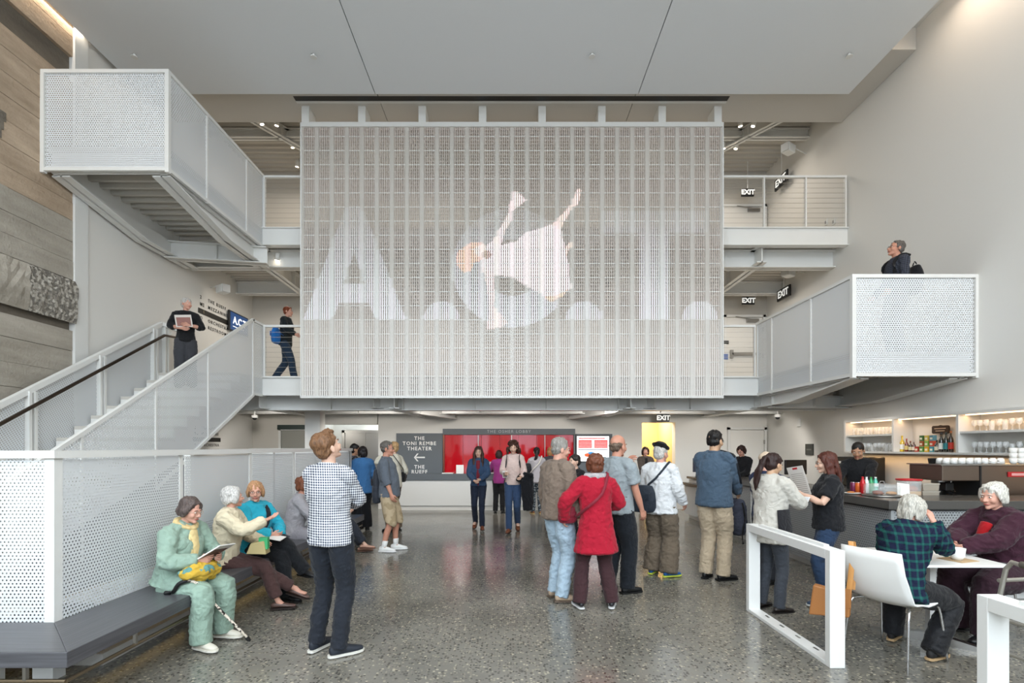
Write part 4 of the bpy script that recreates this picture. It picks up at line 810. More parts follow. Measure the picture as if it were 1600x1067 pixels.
def chair(label, loc, h):
    t = thing('shell_chair', label, 'chair', loc, math.radians(h)); N = 11; Mx = 9; prof = []
    for i in range(N+1):
        a = i/N
        if a < .5: u = a/.5; p = (.24-.42*u, .455-.015*math.sin(u*PI)-.01*u)
        else: u = (a-.5)/.5; p = (-.18-.05*min(1, u*2)-.07*u, .455+.40*u**1.1+(-.01))
        prof.append(p)
    v = []
    for dz in (0, .012):
        for i, (y, z) in enumerate(prof):
            a = i/N; hw = .21+.02*math.sin(a*PI); 
            for j in range(Mx+1):
                s_ = -1+2*j/Mx; c = .03*s_*s_ if .35 < a < .75 else .012*s_*s_
                v.append((s_*hw, y+(c if a > .5 else 0)-(dz if a > .5 else 0), z+(c if a <= .5 else 0)-(dz if a <= .5 else 0)))
    W1 = Mx+1; K = (N+1)*W1; f = []
    for i in range(N):
        for j in range(Mx): q = (i*W1+j, i*W1+j+1, (i+1)*W1+j+1, (i+1)*W1+j); f += [q, tuple(x+K for x in q[::-1])]
    for i in range(N): f += [(i*W1, (i+1)*W1, (i+1)*W1+K, i*W1+K), (i*W1+Mx, i*W1+Mx+K, (i+1)*W1+Mx+K, (i+1)*W1+Mx)]
    for j in range(Mx): f += [(j, j+K, j+1+K, j+1), (N*W1+j, N*W1+j+1, N*W1+j+1+K, N*W1+j+K)]
    G().add(v, f).build('shell', shell_m, t, True)
    for sx_ in (-1, 1):
        for sy_ in (-1, 1): G().loft([(sx_*.12, sy_*.05, .43), (sx_*.185, sy_*.15, .425), (sx_*.205, sy_*.20, .36), (sx_*.225, sy_*.25, 0)], .0095, seg=8, cap=.3, sub=3).build('leg', chrome, t, True)
    G().box((-.14, -.1, .425), (.14, .1, .437)).build('mounting_plate', steel, t); return t
chair('white shell chair under the woman in the plaid jacket', (2.93, 3.86, 0), -66)
chair('white shell chair under the woman in the burgundy jacket', (4.22, 4.3, 0), 80)
t = thing('cafe_table', 'small square white cafe table with a flat cross foot', 'table', (3.46, 4.16, 0)); G().box((-.33, -.34, .685), (.33, .34, .705)).build('tabletop', shell_m, t, bevel=.004); G().box((-.025, -.025, .02), (.025, .025, .685)).build('column', steel_w, t)
for a in (45, 135, 225, 315):
    q = math.radians(a); d = A(math.cos(q), math.sin(q), 0); s_ = A(-d[1], d[0], 0); v = []
    for L_, w_, hh in ((.02, .035, .08), (.40, .025, .02)):
        for zz in (0, hh):
            for sg in (-1, 1): v.append(d*L_+s_*w_*sg+A(0, 0, zz))
    G().add(v, [(0, 1, 3, 2), (4, 6, 7, 5), (0, 4, 5, 1), (2, 3, 7, 6), (1, 5, 7, 3), (0, 2, 6, 4)]).build('foot', steel, t)
m_ = cup((3.52, 3.98, .713), 2.6, 'white mug standing on a paper on the cafe table', None, 1.3); t = thing('paper_napkin', 'brown paper napkin under the white mug', 'napkin', (3.54, 4.0, .706), .3); G().box((-.1, -.09, 0), (.1, .09, .003)).build('sheet', mat('kraft', '#b59a76', .8), t); G().box((-.09, -.08, .003), (.09, .08, .006)).build('fold', mat('kraft', '#b59a76', .8), t)
tan = mat('tan_leather', '#a9703c', .5, bump=.1, bscale=60)
t = thing('leather_bag', 'tan leather bag hanging on the white shell chair', 'bag', (2.50, 3.95, .30), math.radians(-40)); G().prism([(-.14, -.03), (.13, 0), (.14, .18), (-.11, .21)], 'y', -.04, .04).build('pouch', tan, t, bevel=.01); G().box((.02, -.05, .08), (.14, -.04, .22)).build('flap', tan, t)
G().loft([(.12, 0, .18), (.14, .02, .4), (.13, .05, .57), (.15, .09, .5), (.14, .05, .2)], .018, .003, seg=8, cap=0, sub=2).build('strap', mat('tan_strap', '#c98f4e', .5), t)
al = mat('aluminium', '#b5b2aa', .3, metal=.8); wk_ = thing('walker', 'aluminium walking frame at the right edge', 'walker', (3.27, 2.9, 0), .15)
for sx_ in (-.24, .26):
    G().loft([(sx_-.02, -.28, 0), (sx_, -.22, .75), (sx_, -.16, .88), (sx_, -.05, .90), (sx_, .12, .90), (sx_, .2, .86), (sx_-.02, .26, .4), (sx_-.02, .28, 0)], .014, seg=10, sub=2, cap=.3).build('side_tube', al, wk_, True); G().tube([(sx_, -.1, .905), (sx_, .12, .905)], .02, 10).build('grip', mat('grey_rubber', '#6f6b63', .7), wk_, True)
    G().tube([(sx_, -.24, .35), (sx_, .26, .35)], .01).build('side_brace', al, wk_); G().tube([(sx_, -.22, .55), (sx_, .24, .55)], .01).build('side_brace', al, wk_)
for z in (.78, .55): G().tube([(-.24, .24, z), (.26, .24, z)], .012).build('cross_brace', al, wk_)
for sx_ in (-.26, .24):
    for y in (-.28, .28): G().lathe([(.02, 0), (.02, .05), (.016, .06)], (sx_, y, 0), 10).build('rubber_foot', black, wk_)
# ------------------------------------------------------------------ people
def remesh(g, vox, smooth=3, dec=1.0, disp=None):
    me = g.mesh(); o = bpy.data.objects.new('t', me); SCR.collection.objects.link(o)
    r = o.modifiers.new('r', 'REMESH'); r.mode = 'VOXEL'; r.voxel_size = vox
    if smooth: s = o.modifiers.new('s', 'SMOOTH'); s.factor = .5; s.iterations = smooth
    if dec < 1: d = o.modifiers.new('d', 'DECIMATE'); d.ratio = dec
    SCR.view_layers[0].update(); dg = SCR.view_layers[0].depsgraph; m2 = bpy.data.meshes.new_from_object(o.evaluated_get(dg))
    bpy.data.objects.remove(o); bpy.data.meshes.remove(me); m2.materials.clear()
    if disp is not None:
        n = len(m2.vertices); co = np.empty(n*3); m2.vertices.foreach_get('co', co); no = np.empty(n*3); m2.vertices.foreach_get('normal', no)
        co = co.reshape(-1, 3); no = no.reshape(-1, 3); d = disp(co); m2.vertices.foreach_set('co', (co+no*d[:, None]).ravel()); m2.update()
    return m2
def wr(amp, fx=9, fz=7, seed=0):
    def f(co):
        nf = mnoise.noise; o = np.empty(len(co))
        for i, (x, y, z) in enumerate(co.tolist()):
            a = nf(Vector((x*fx+seed, y*fx, z*fz+x*4))); o[i] = a*.6+(.5-abs(nf(Vector((x*fx*1.4, y*fx*1.4+seed, z*fz*2.2-x*8))))*1.8)*.7+(.3-abs(nf(Vector((x*22+seed, y*22, z*30+x*14)))))*.45
        return o*amp
    return f
def hairdisp(amp, seed):
    def f(co):
        nf = mnoise.noise; return np.array([amp*(1.8*nf(Vector((x*48+seed, y*48, z*13)))+1.2*nf(Vector((x*22, y*22+seed, z*20)))) for x, y, z in co.tolist()])
    return f
def rz3(a): return np.array(Matrix.Rotation(math.radians(a), 3, 'Z'))
def rx3(a): return np.array(Matrix.Rotation(math.radians(a), 3, 'X'))
def ry3(a): return np.array(Matrix.Rotation(math.radians(a), 3, 'Y'))
def ik(a, t, l1, l2, pole):
    d = t-a; L = np.linalg.norm(d); mx = (l1+l2)*.995
    if L > mx: t = a+d/L*mx; d = t-a; L = mx
    L = max(L, abs(l1-l2)+.02); u = nrm(d); c = (l1*l1+L*L-l2*l2)/(2*l1*L); c = max(-1, min(1, c)); s_ = math.sqrt(1-c*c)
    p = A(*pole); p = nrm(p-u*np.dot(p, u)); return a+u*l1*c+p*l1*s_, t
SKIN = {'pale': '#d4ab97', 'rosy': '#cf9c88', 'tan': '#b08468', 'light': '#d8b09a', 'ruddy': '#c08a74', 'asian': '#c09a7c'}
def skinm(k): return mat('skin_'+k, SKIN[k], .5, var=.06, vscale=18, spec=.35)
def creases(m):
    nt = m.node_tree; N = nt.nodes; L = nt.links; b = N['Principled BSDF']; tc = N.new('ShaderNodeTexCoord'); n = N.new('ShaderNodeTexNoise'); n.inputs['Scale'].default_value = 9; n.inputs['Detail'].default_value = 2; n.inputs['Distortion'].default_value = 1.6
    L.new(tc.outputs['Object'], n.inputs['Vector']); bp = N.new('ShaderNodeBump'); bp.inputs['Strength'].default_value = .55; bp.inputs['Distance'].default_value = .03; L.new(n.outputs['Fac'], bp.inputs['Height'])
    if b.inputs['Normal'].links: L.new(b.inputs['Normal'].links[0].from_socket, bp.inputs['Normal'])
    L.new(bp.outputs['Normal'], b.inputs['Normal']); return m
def fab(col, rough=.85, b=.2, bs=220, var=.05):
    nm = 'fabric_'+col
    return MATS[nm] if nm in MATS else creases(mat(nm, col, rough, bump=b, bscale=bs, var=var, vscale=7, sheen=.1, spec=.25))
def hairm(col):
    nm = 'hair_'+col
    if nm in MATS: return MATS[nm]
    m = mat(nm, col, .5, spec=.35); nt = m.node_tree; N = nt.nodes; L = nt.links; b = N['Principled BSDF']
    tc = N.new('ShaderNodeTexCoord'); mp = N.new('ShaderNodeMapping'); mp.inputs['Scale'].default_value = (1, 1, .2); n = N.new('ShaderNodeTexNoise'); n.inputs['Scale'].default_value = 130; n.inputs['Detail'].default_value = 3
    r = N.new('ShaderNodeValToRGB'); c = lin(col); e = r.color_ramp.elements; e[0].position = .35; e[1].position = .65; e[0].color = (*[x*.6 for x in c], 1); e[1].color = (*[min(1, x*1.3) for x in c], 1)
    L.new(tc.outputs['Object'], mp.inputs['Vector']); L.new(mp.outputs['Vector'], n.inputs['Vector']); L.new(n.outputs['Fac'], r.inputs['Fac']); L.new(r.outputs['Color'], b.inputs['Base Color'])
    bp = N.new('ShaderNodeBump'); bp.inputs['Strength'].default_value = .5; bp.inputs['Distance'].default_value = .01; L.new(n.outputs['Fac'], bp.inputs['Height']); L.new(bp.outputs['Normal'], b.inputs['Normal']); return m
def checks(name, base, lines, per, w, soft=False):
    """woven checks: lines = colour of the bands; per = repeat in metres; w = width share"""
    m = mat(name, base, .85, spec=.2); nt = m.node_tree; N = nt.nodes; L = nt.links; b = N['Principled BSDF']; tc = N.new('ShaderNodeTexCoord'); sp = N.new('ShaderNodeSeparateXYZ'); L.new(tc.outputs['Object'], sp.inputs[0])
    geo = N.new('ShaderNodeNewGeometry'); out = None
    def mth(op, a, b_=None):
        x = N.new('ShaderNodeMath'); x.operation = op
        for i, q in enumerate((a, b_)):
            if q is None: continue
            if isinstance(q, (int, float)): x.inputs[i].default_value = q
            else: L.new(q, x.inputs[i])
        return x.outputs[0]
    hx = mth('ADD', sp.outputs['X'], mth('MULTIPLY', sp.outputs['Y'], .75)); fac = []
    for s in (hx, sp.outputs['Z']): fac.append(mth('LESS_THAN', mth('FRACT', mth('MULTIPLY', s, 1/per)), w))
    a = mth('MULTIPLY', mth('ADD', fac[0], fac[1]), .5)
    r = N.new('ShaderNodeValToRGB'); e = r.color_ramp.elements; r.color_ramp.interpolation = 'CONSTANT'; cb, cl = lin(base), lin(lines)
    e[0].color = (*cb, 1); e[1].position = .8; e[1].color = (*cl, 1); q = e.new(.3); q.color = (*[(x*.5+y*.5) for x, y in zip(cb, cl)], 1)
    L.new(a, r.inputs['Fac']); L.new(r.outputs['Color'], b.inputs['Base Color']); return creases(m)
def floral(name, c1, c2, sc=28):
    m = mat(name, c1, .85); nt = m.node_tree; N = nt.nodes; L = nt.links; b = N['Principled BSDF']; tc = N.new('ShaderNodeTexCoord'); v = N.new('ShaderNodeTexNoise'); v.inputs['Scale'].default_value = sc
    r = N.new('ShaderNodeValToRGB'); r.color_ramp.interpolation = 'CONSTANT'; e = r.color_ramp.elements; e[0].color = (*lin(c1), 1); e[1].position = .56; e[1].color = (*lin(c2), 1)
    L.new(tc.outputs['Object'], v.inputs['Vector']); L.new(v.outputs['Fac'], r.inputs['Fac']); L.new(r.outputs['Color'], b.inputs['Base Color']); return m
SHOES = {}
def shoe_mesh(kind):
    if kind in SHOES: return SHOES[kind]
    g = G(); low = {'sandal': .6, 'flat': .7}.get(kind, 1)
    g.loft([(0, -.055, .045), (0, -.02, .048), (0, .04, .044), (0, .09, .036), (0, .14, .03), (0, .175, .026)], [.03, .034, .038, .044, .042, .03], [x*low for x in (.042, .045, .042, .033, .026, .02)], side=(1, 0, 0), seg=12, cap=.9, sub=2)
    if kind in ('sneaker', 'leather', 'boot'): g.loft([(0, -.02, .03), (0, -.015, .075), (0, -.015, {'boot': .2}.get(kind, .088))], [.04, .038, .042], [.05, .045, .046], cap=.1, seg=12)
    me = remesh(g, .007, 3, .5); n = len(me.vertices); co = np.empty(n*3); me.vertices.foreach_get('co', co); co = co.reshape(-1, 3); co[:, 2] = np.maximum(co[:, 2], .012); me.vertices.foreach_set('co', co.ravel()); me.polygons.foreach_set('use_smooth', [True]*len(me.polygons)); me.update()
    th = .018 if kind in ('sneaker', ) else .014; o = []
    for y, w in ((-.09, .012), (-.08, .03), (-.04, .038), (.03, .040), (.09, .048), (.14, .047), (.18, .034), (.2, .012)): o.append((w, y))
    poly = o+[(-x, y) for x, y in reversed(o)]; s = G().prism(poly, 'z', 0, th)
    if kind in ('boot', 'leather'): s.box((-.034, -.09, 0), (.034, -.03, .02))
    sm = s.mesh('sole')
    l = G()
    for k in range(4): y = .04+k*.022; l.tube([(-.022, y, .078-k*.009), (0, y+.004, .083-k*.009), (.022, y, .078-k*.009)], .0035, 5)
    SHOES[kind] = (me, sm, l.mesh('laces')); return SHOES[kind]
EYE = None
def facekit():
    global EYE
    if EYE: return EYE
    w = mat('eye_white', '#e6ded6', .2); ir = mat('iris', '#3a2a20', .15)
    g = G(); g.ell((0, 0, 0), (.0118, .0105, .0075), seg=12, rings=8); g.m = 1; g.ell((0, .0062, 0), (.0058, .0055, .0062), seg=10, rings=7); e = g.mesh('eye'); e.materials.append(w); e.materials.append(ir)
    e.polygons.foreach_set('use_smooth', [True]*len(e.polygons))
    g = G().loft([(-.016, -.006, -.002), (-.006, .002, .003), (.008, .001, .003), (.018, -.008, -.003)], [.002, .0035, .003, .0015], [.003, .004, .0035, .002], seg=6, side=(0, 0, 1)); b = g.mesh('eyebrow')
    g = G().loft([(-.024, -.008, 0), (-.01, .002, .002), (0, .003, .0), (.01, .002, .002), (.024, -.008, 0)], [.0015, .0045, .005, .0045, .0015], [.003, .0055, .006, .0055, .003], seg=8, side=(0, 0, 1)); l = g.mesh('lips')
    g = G(); g.loft([(-.024, 0, 0), (0, .007, 0), (.024, 0, 0)], [.003, .007, .003], [.003, .004, .003], seg=8, side=(0, 0, 1)); tth = g.mesh('teeth')
    EYE = (e, b, l, tth); return EYE

def person(label, x, y, heading, H=1.65, z=0, sex='f', pel=None, lean=0, side=0, twist=0, hy=0, hp=0, hr=0, HL=None, HR=None, EL=(-.45, -1, -.5), ER=(.45, -1, -.5), FL=None, FR=None, KL=(0, 1, .1), KR=(0, 1, .1), fyL=8, fyR=-8,
           vox=.012, skin='pale', top=None, bot=None, shoe=('leather', '#161616', '#101010'), hair=('short', '#4a3526'), glasses=None, girth=1.0, belly=0, face=True, extra=None, curl=35, smile=False, old=False, shirt=None, name='person', group=None, nR=None, nL=None):
    s = H/1.75; P = thing(name, label, 'person', (x, y, z), math.radians(heading), group); w = 1.0 if sex == 'm' else .9; sk = skinm(skin)
    pel = A(*(pel if pel is not None else (0, 0, .95*s))); le, si = math.radians(lean), math.radians(side)
    u = nrm(A(math.sin(si), math.sin(le), math.cos(le)*math.cos(si))); fwd = nrm(np.cross(u, A(1, 0, 0))*-1); fwd = nrm(np.cross(u, np.cross(fwd, u))) if False else nrm(A(0, 1, 0)-u*np.dot(A(0, 1, 0), u))
    S = rz3(twist) @ A(1, 0, 0); S = nrm(S-u*np.dot(S, u)); fw = np.cross(u, S); nk = pel+u*.545*s+fw*.0*s
    if lean > 8: bow = -.03*math.sin(le)*s*2
    else: bow = 0
    sw = .168*w*s*(.55+.45*girth); shz = nk-u*.072*s-fw*.01*s; sh = {'L': shz-S*sw, 'R': shz+S*sw}
    # arms
    arm = {}
    for k, sg, tgt, pole in (('L', -1, HL, EL), ('R', 1, HR, ER)):
        t = A(*tgt) if tgt is not None else sh[k]+S*sg*.07*s+A(0, .05, -.51)*s
        e_, w_ = ik(sh[k], t, .28*s, .245*s, pole); arm[k] = (sh[k], e_, w_)
    leg = {}
    for k, sg, ft, pole, fy in (('L', -1, FL, KL, fyL), ('R', 1, FR, KR, fyR)):
        hip = pel+A(sg*.088*s*w, 0, -.02); f = A(*ft) if ft is not None else A(sg*.1*s, 0, .085*s)
        kn, an = ik(hip, f, .435*s, .425*s, pole); leg[k] = (hip, kn, an, fy)
    # head
    Rh = rz3(hy) @ rx3(hp) @ ry3(hr); hs = s*(.97 if sex == 'f' else 1.0)*(1.02); hc = nk+u*.05*s+(Rh @ A(0, .022, .078))*s
    def HP(*p): return Rh @ (A(*p)*hs)+hc
    b = G(); kcore = .82
    tor = [pel+u*t*s+fw*bow*math.sin(t/.52*PI)*1.2 for t in (0, .15, .32, .44)]
    b.loft(tor, [.11*w*s*girth, .10*w*s*girth, .12*w*s, .10*w*s], [.075*s*girth, .07*s*girth, .08*s, .06*s], side=S, cap=.6)
    nr = .053*s if sex == 'm' else .044*s
    b.loft([nk-u*.09*s, nk, HP(0, -.012, -.05), HP(0, -.012, .02)], [nr*1.5, nr*1.05, nr, nr], side=S, cap=.5)
    bare = top.get('sleeve', 'long') != 'long' if top else False
    for k in 'LR':
        a0, a1, a2 = arm[k]; q = 1 if bare else .75; m1 = (a1+a2)/2
        b.loft([a0, (a0+a1)/2, a1, m1, a2], [.046*s*q*girth, .043*s*q*girth, .036*s*(q+.1), .034*s*(q+.12), .025*s], cap=.9, seg=10)
        h0, k1, a3, fy = leg[k]; bb = bot.get('kind') in ('shorts', 'skirt') if bot else False; q = 1 if bb else .66
        b.loft([h0, (h0+k1)/2, k1, (k1+a3)/2+A(0, -.012, 0), a3], [.075*s*q, .068*s*q, .052*s*q, .05*s*q, .034*s*max(q, .85)], cap=.9, seg=10)
        ft = rz3(fy); b.loft([a3, a3+ft @ A(0, .05, -.04)*s, a3+ft @ A(0, .12, -.055)*s], [.032*s, .032*s, .034*s], [.034*s, .026*s, .014*s], side=ft @ A(1, 0, 0), cap=.8, seg=10)
    b.xf(Rh, hc, hs)
    b.ell((0, -.014, .035), (.073, .093, .086), seg=20, rings=14); b.ell((0, .028, -.012), (.062, .064, .083), seg=20, rings=14)
    b.loft([(0, -.01, -.055), (0, .045, -.08), (0, .068, -.092)], [.056, .042, .022], [.035, .028, .02], side=(1, 0, 0), seg=12)
    b.ell((0, .072, -.094), (.020, .018, .018)); b.ell((0, .074, .021), (.048, .016, .013)); b.ell((0, .076, -.052), (.028, .018, .02))
    for q in (-1, 1): b.ell((q*.036, .062, -.028), (.024, .026, .027)); b.ell((q*.013, .096, -.032), (.009, .01, .008), seg=8, rings=6); b.ell((q*.076, -.008, -.012), (.008, .019, .031), seg=10, rings=8, R=rz3(q*-18))
    b.loft([(0, .082, .018), (0, .096, -.008), (0, .110, -.03)], [.008, .009, .012], [.007, .009, .011], seg=10, side=(1, 0, 0)); b.xf()
    # palms
    hands = []
    for k, sg, nn in (('L', -1, nL), ('R', 1, nR)):
        _, el, wr_ = arm[k]; d = nrm(wr_-el); n_ = A(*nn) if nn is not None else A(-sg, .25, 0.0); n_ = nrm(n_-d*np.dot(n_, d)); ax = nrm(np.cross(n_, d))*(-sg if False else 1)
        # thumb side: forwards for a hanging arm
        th = ax if np.dot(ax, A(0, 1, .4)) > 0 else -ax; hz = s*(.95 if sex == 'f' else 1.02)
        b.loft([wr_-d*.02*hz, wr_+d*.03*hz, wr_+d*.075*hz+n_*.004], [.026*hz, .036*hz, .040*hz], [.018*hz, .015*hz, .012*hz], side=ax, cap=.7, seg=10); hands.append((wr_, d, n_, th, hz))
    me = remesh(b, vox*.62, 2, .55)
    f = G(); co = [v.co[:] for v in me.vertices]; f.add(co, [tuple(p.vertices) for p in me.polygons])
    cr = math.radians(curl)
    for wr_, d, n_, th, hz in hands:
        base = wr_+d*.078*hz
        for i, (o_, L_) in enumerate(((.028, .070), (.010, .080), (-.009, .074), (-.027, .056))):
            p0 = base+th*o_*hz-d*.012*hz*(1+abs(i-1.2)*.3); c1 = cr*(.7+.12*i); d1 = d*math.cos(c1)+n_*math.sin(c1); d2 = d*math.cos(c1*2)+n_*math.sin(c1*2); L_ *= hz; r0 = .0088*hz
            f.loft([p0-d*.01, p0+d*.008, p0+d*.012+d1*L_*.5, p0+d*.012+d1*L_*.5+d2*L_*.48], [r0, r0*1.02, r0*.95, r0*.75], seg=8, cap=.9, sub=1, side=th)
        p0 = wr_+d*.022*hz+th*.024*hz; dt = nrm(d*.7+th*.65+n_*.35); f.loft([p0-th*.012, p0+dt*.03*hz, p0+dt*.03*hz+nrm(d*.9+n_*.4+th*.2)*.032*hz], [.013*hz, .011*hz, .0085*hz], seg=8, cap=.9, sub=1, side=n_)
    body = f.mesh('body'); bpy.data.meshes.remove(me); link('body', body, sk, P, True)
    # face
    if face:
        e, bw_, lp, tt = facekit(); fm = Matrix.Translation(Vector(hc)) @ Matrix(Rh.tolist()).to_4x4() @ Matrix.Scale(hs, 4)
        for q in (-1, 1):
            o = link('eye', e, None, P); o.matrix_local = fm @ Matrix.Translation((q*.030, .0805, .003)) @ Matrix.Scale(.98, 4)
            o = link('eyebrow', bw_.copy(), hairm(hair[1] if hair[0] != 'none' else '#6b5a4a'), P); o.matrix_local = fm @ Matrix.Translation((q*.031, .090, .024)) @ Matrix.Rotation(math.radians(-q*12), 4, 'Z')
        o = link('lips', lp.copy(), mat('lip', '#a8524a', .45), P); o.matrix_local = fm @ Matrix.Translation((0, .0925, -.064)) @ Matrix.Scale(1.25 if smile else 1.0, 4)
        if smile: o = link('teeth', tt.copy(), mat('tooth', '#eeeae0', .3), P); o.matrix_local = fm @ Matrix.Translation((0, .0915, -.0635)) @ Matrix.Scale(.8, 4)
    if glasses:
        g = G().xf(Rh, hc, hs); gc = mat('spectacle_'+glasses, glasses, .3)
        for q in (-1, 1):
            g.tube([(q*.031+.021*math.cos(a), .1-.006*abs(math.cos(a)), .002+.015*math.sin(a)) for a in np.linspace(0, 2*PI, 15)], .0018, 5); g.tube([(q*.052, .094, .006), (q*.074, .05, .006), (q*.078, -.005, .0)], .0016, 5)
        g.tube([(-.010, .099, .005), (.010, .099, .005)], .0018, 5); g.build('glasses', gc, P, False, 'spectacles')
    # hair
    hk, hcc = hair[0], hair[1]; rr = random.Random(label)
    if hk != 'none':
        g = G().xf(Rh, hc, hs); amp = .0055; L = hair[2] if len(hair) > 2 else .3
        if hk == 'mshort':
            g.ell((0, -.019, .046), (.0795, .0945, .0845), seg=20, rings=12); g.ell((0, -.044, -.008), (.0755, .058, .058)); g.loft([(-.05, .045, .075), (0, .06, .095), (.05, .045, .075)], [.012, .015, .012], [.013, .014, .013], cap=.8)
            for q in (-1, 1): g.ell((q*.071, .022, .012), (.008, .014, .026))
        elif hk == 'bald_top': g.ell((0, -.045, .005), (.080, .07, .045)); g.ell((0, -.05, -.02), (.066, .052, .05))
        elif hk == 'crop': g.ell((0, -.016, .045), (.0775, .0925, .083), seg=20, rings=12); g.ell((0, -.045, .0), (.0755, .062, .06)); amp = .0015
        elif hk == 'bun_cap': pass
        else:
            g.ell((0, -.022, .046), (.083, .098, .086), seg=20, rings=12); g.ell((0, -.048, -.005), (.077, .064, .075))
            g.loft([(-.06, .045, .06), (0, .066, .090), (.06, .045, .06)], [.014, .016, .014], [.016, .014, .016], cap=.8)
        if hk == 'quiff': g.loft([(0, .02, .112), (0, .055, .113), (0, .075, .098)], [.045, .05, .04], [.018, .02, .014], cap=.9)
        if hk in ('bob', 'fluffy', 'curly', 'wavybob', 'softbob'):
            dn = {'bob': -.085, 'fluffy': -.05, 'curly': -.06, 'wavybob': -.10, 'softbob': -.045}[hk]
            for q in (-1, 1): g.loft([(q*.066, .025, .06), (q*.082, .0, .0), (q*.076, -.01, dn)], [.022, .022, .018], [.036, .045, .034], side=(1, 0, 0), cap=.8)
            g.loft([(0, -.07, .03), (0, -.082, -.03), (0, -.07, dn-.01)], [.075, .078, .066], [.04, .034, .028], cap=.7)
        if hk in ('fluffy', 'curly'):
            nb_ = 110 if hk == 'curly' else 70
            for i in range(nb_):
                a = rr.uniform(0, 2*PI); cz = rr.uniform(-.35, 1); t_ = math.sqrt(max(0, 1-cz*cz)); kq = 1.0 if hk == 'curly' else .9; px_, py_, pz_ = .083*kq*t_*math.cos(a), -.02+.097*kq*t_*math.sin(a), .037+.087*kq*cz
                if py_ > .035 and pz_ < .075: continue
                g.ell((px_, py_, pz_), rr.uniform(.016, .024), seg=8, rings=6)
            amp = .005
        if hk == 'bigcurly':
            for i in range(150):
                a = rr.uniform(0, 2*PI); cz = rr.uniform(-1.7, 1); t_ = math.sqrt(max(.15, 1-min(1, cz*cz))) if cz > 0 else rr.uniform(.75, 1.15); px_, py_, pz_ = .095*t_*math.cos(a), -.03+.1*t_*math.sin(a), .035+.095*cz
                if py_ > -.01 and pz_ < .085 and abs(px_) < .088: continue
                if pz_ < -.02: px_ *= 1.15
                g.ell((px_, py_, pz_), rr.uniform(.018, .03), seg=8, rings=6)
            amp = .006
        if hk == 'long':
            for q in (-1, 1): g.loft([(q*.06, .03, .07), (q*.083, .0, .0), (q*.085, -.02, -.1), (q*.08, -.02 if L > .32 else -.02, -L)], [.02, .022, .026, .014], [.038, .045, .05, .02], side=(1, 0, 0), cap=.8)
            g.loft([(0, -.075, .04), (0, -.09, -.05), (0, -.095, -.15), (0, -.09, -L)], [.075, .082, .085, .045], [.04, .034, .034, .02], cap=.7, sub=3); amp = .006
        if hk == 'frontlong':
            for q in (-1, 1): g.loft([(q*.06, .03, .07), (q*.083, .01, .0), (q*.088, .04, -.12), (q*.085, .085, -L)], [.02, .022, .034, .02], [.036, .04, .04, .02], side=(1, 0, 0), cap=.8)
            g.loft([(0, -.075, .04), (0, -.09, -.08)], [.075, .08], [.04, .034]); amp = .006
        if hk == 'ponytail': g.ell((0, -.11, .055), .026); g.loft([(0, -.10, .06), (-.01, -.145, .035), (-.03, -.155, -.08), (-.05, -.14, -.2), (-.06, -.11, -L)], [.022, .03, .042, .04, .012], [.02, .024, .028, .026, .01], cap=.8, sub=3)
        if hk == 'bun': g.ell((0, -.105, .03), .034)
        g.xf(); link('hair', remesh(g, max(.0065, vox*.6), 2, .7, hairdisp(amp*hs, rr.random()*9)), hairm(hcc), P, True)
    # upper garment
    if top:
        T = top; i = T.get('inf', .012); g = G(); gg = girth; hem = T.get('hem', .06); fl_ = T.get('flare', 1.0); bu = .018*s if sex == 'f' else 0; be_ = belly
        us = [(-hem/s, .172*w*fl_, .118*fl_), (-.02, .17*w, .118), (.15, (.150 if sex == 'm' else .143)*w, .108), (.31, .162*w, .118), (.41, .165*w, .105), (.475, .13*w, .083), (.528, .070, .066)]
        pts, ra, rb = [], [], []
        for t_, a_, c_ in us:
            fo = fw*(bow*math.sin(max(0, t_)/.52*PI)*1.2+(bu if .25 < t_ < .35 else 0)+be_*(.5 if .0 < t_ < .25 else (.3 if t_ <= 0 else 0)))
            pts.append(pel+u*t_*s+fo if t_ > -.03 or T.get('hang') is None else pel+A(*T['hang'])*(abs(t_))+A(0, 0, 0)); gf = gg if t_ < .44 else 1+(gg-1)*.3
            ra.append(a_*s*gf+i); rb.append(c_*s*gf+i+(be_*.5 if t_ < .25 else be_*.2)*(t_ < .44))
        g.loft(pts, ra, rb, side=S, seg=20, cap=.15, sub=3)
        g.loft([sh['L']+u*.008, nk-u*.05*s, sh['R']+u*.008], [.044*s+i*.6, .056*s+i*.6, .044*s+i*.6], [.046*s+i*.6, .066*s+i*.6, .046*s+i*.6], side=u, cap=.8, sub=3)
        for k in 'LR':
            a0, a1, a2 = arm[k]; sl = T.get('sleeve', 'long'); q = gg*.5+.5
            g.ell(a0-(a0-shz)*.10-u*.004, (.058*s*q+i*.6)*(.92 if sex == 'f' else 1))
            if sl == 'long': g.loft([a0, (a0+a1)/2, a1, (a1+a2)/2, a2-nrm(a2-a1)*.012], [.053*s*q+i*.8, .050*s*q+i*.8, .043*s*q+i*.9, .039*s*q+i*.9, .032*s+i*.8], cap=.25, seg=12)
            elif sl == 'mid': g.loft([a0, (a0+a1)/2, a1, a1+(a2-a1)*.35], [.058*s*q+i, .054*s*q+i, .047*s*q+i, .046*s*q+i], cap=.15, seg=12)
            else: g.loft([a0, a0+(a1-a0)*.4, a0+(a1-a0)*.75], [.06*s*q+i, .06*s*q+i, .06*s*q+i*1.2], cap=.1, seg=12)
        if T.get('hood'): g.loft([nk-S*.09*s-u*.03, nk-fw*.09*s-u*.02, nk+S*.09*s-u*.03], [.028]*3, [.045]*3, cap=.8)
        tm = T.get('mat') or fab(T['col']); me = remesh(g, vox, 3, .8, wr(T.get('wr', .007), 11, 9, rr.random()*9)); top_o = link(T.get('name', 'shirt'), me, tm, P, True, T.get('label'))
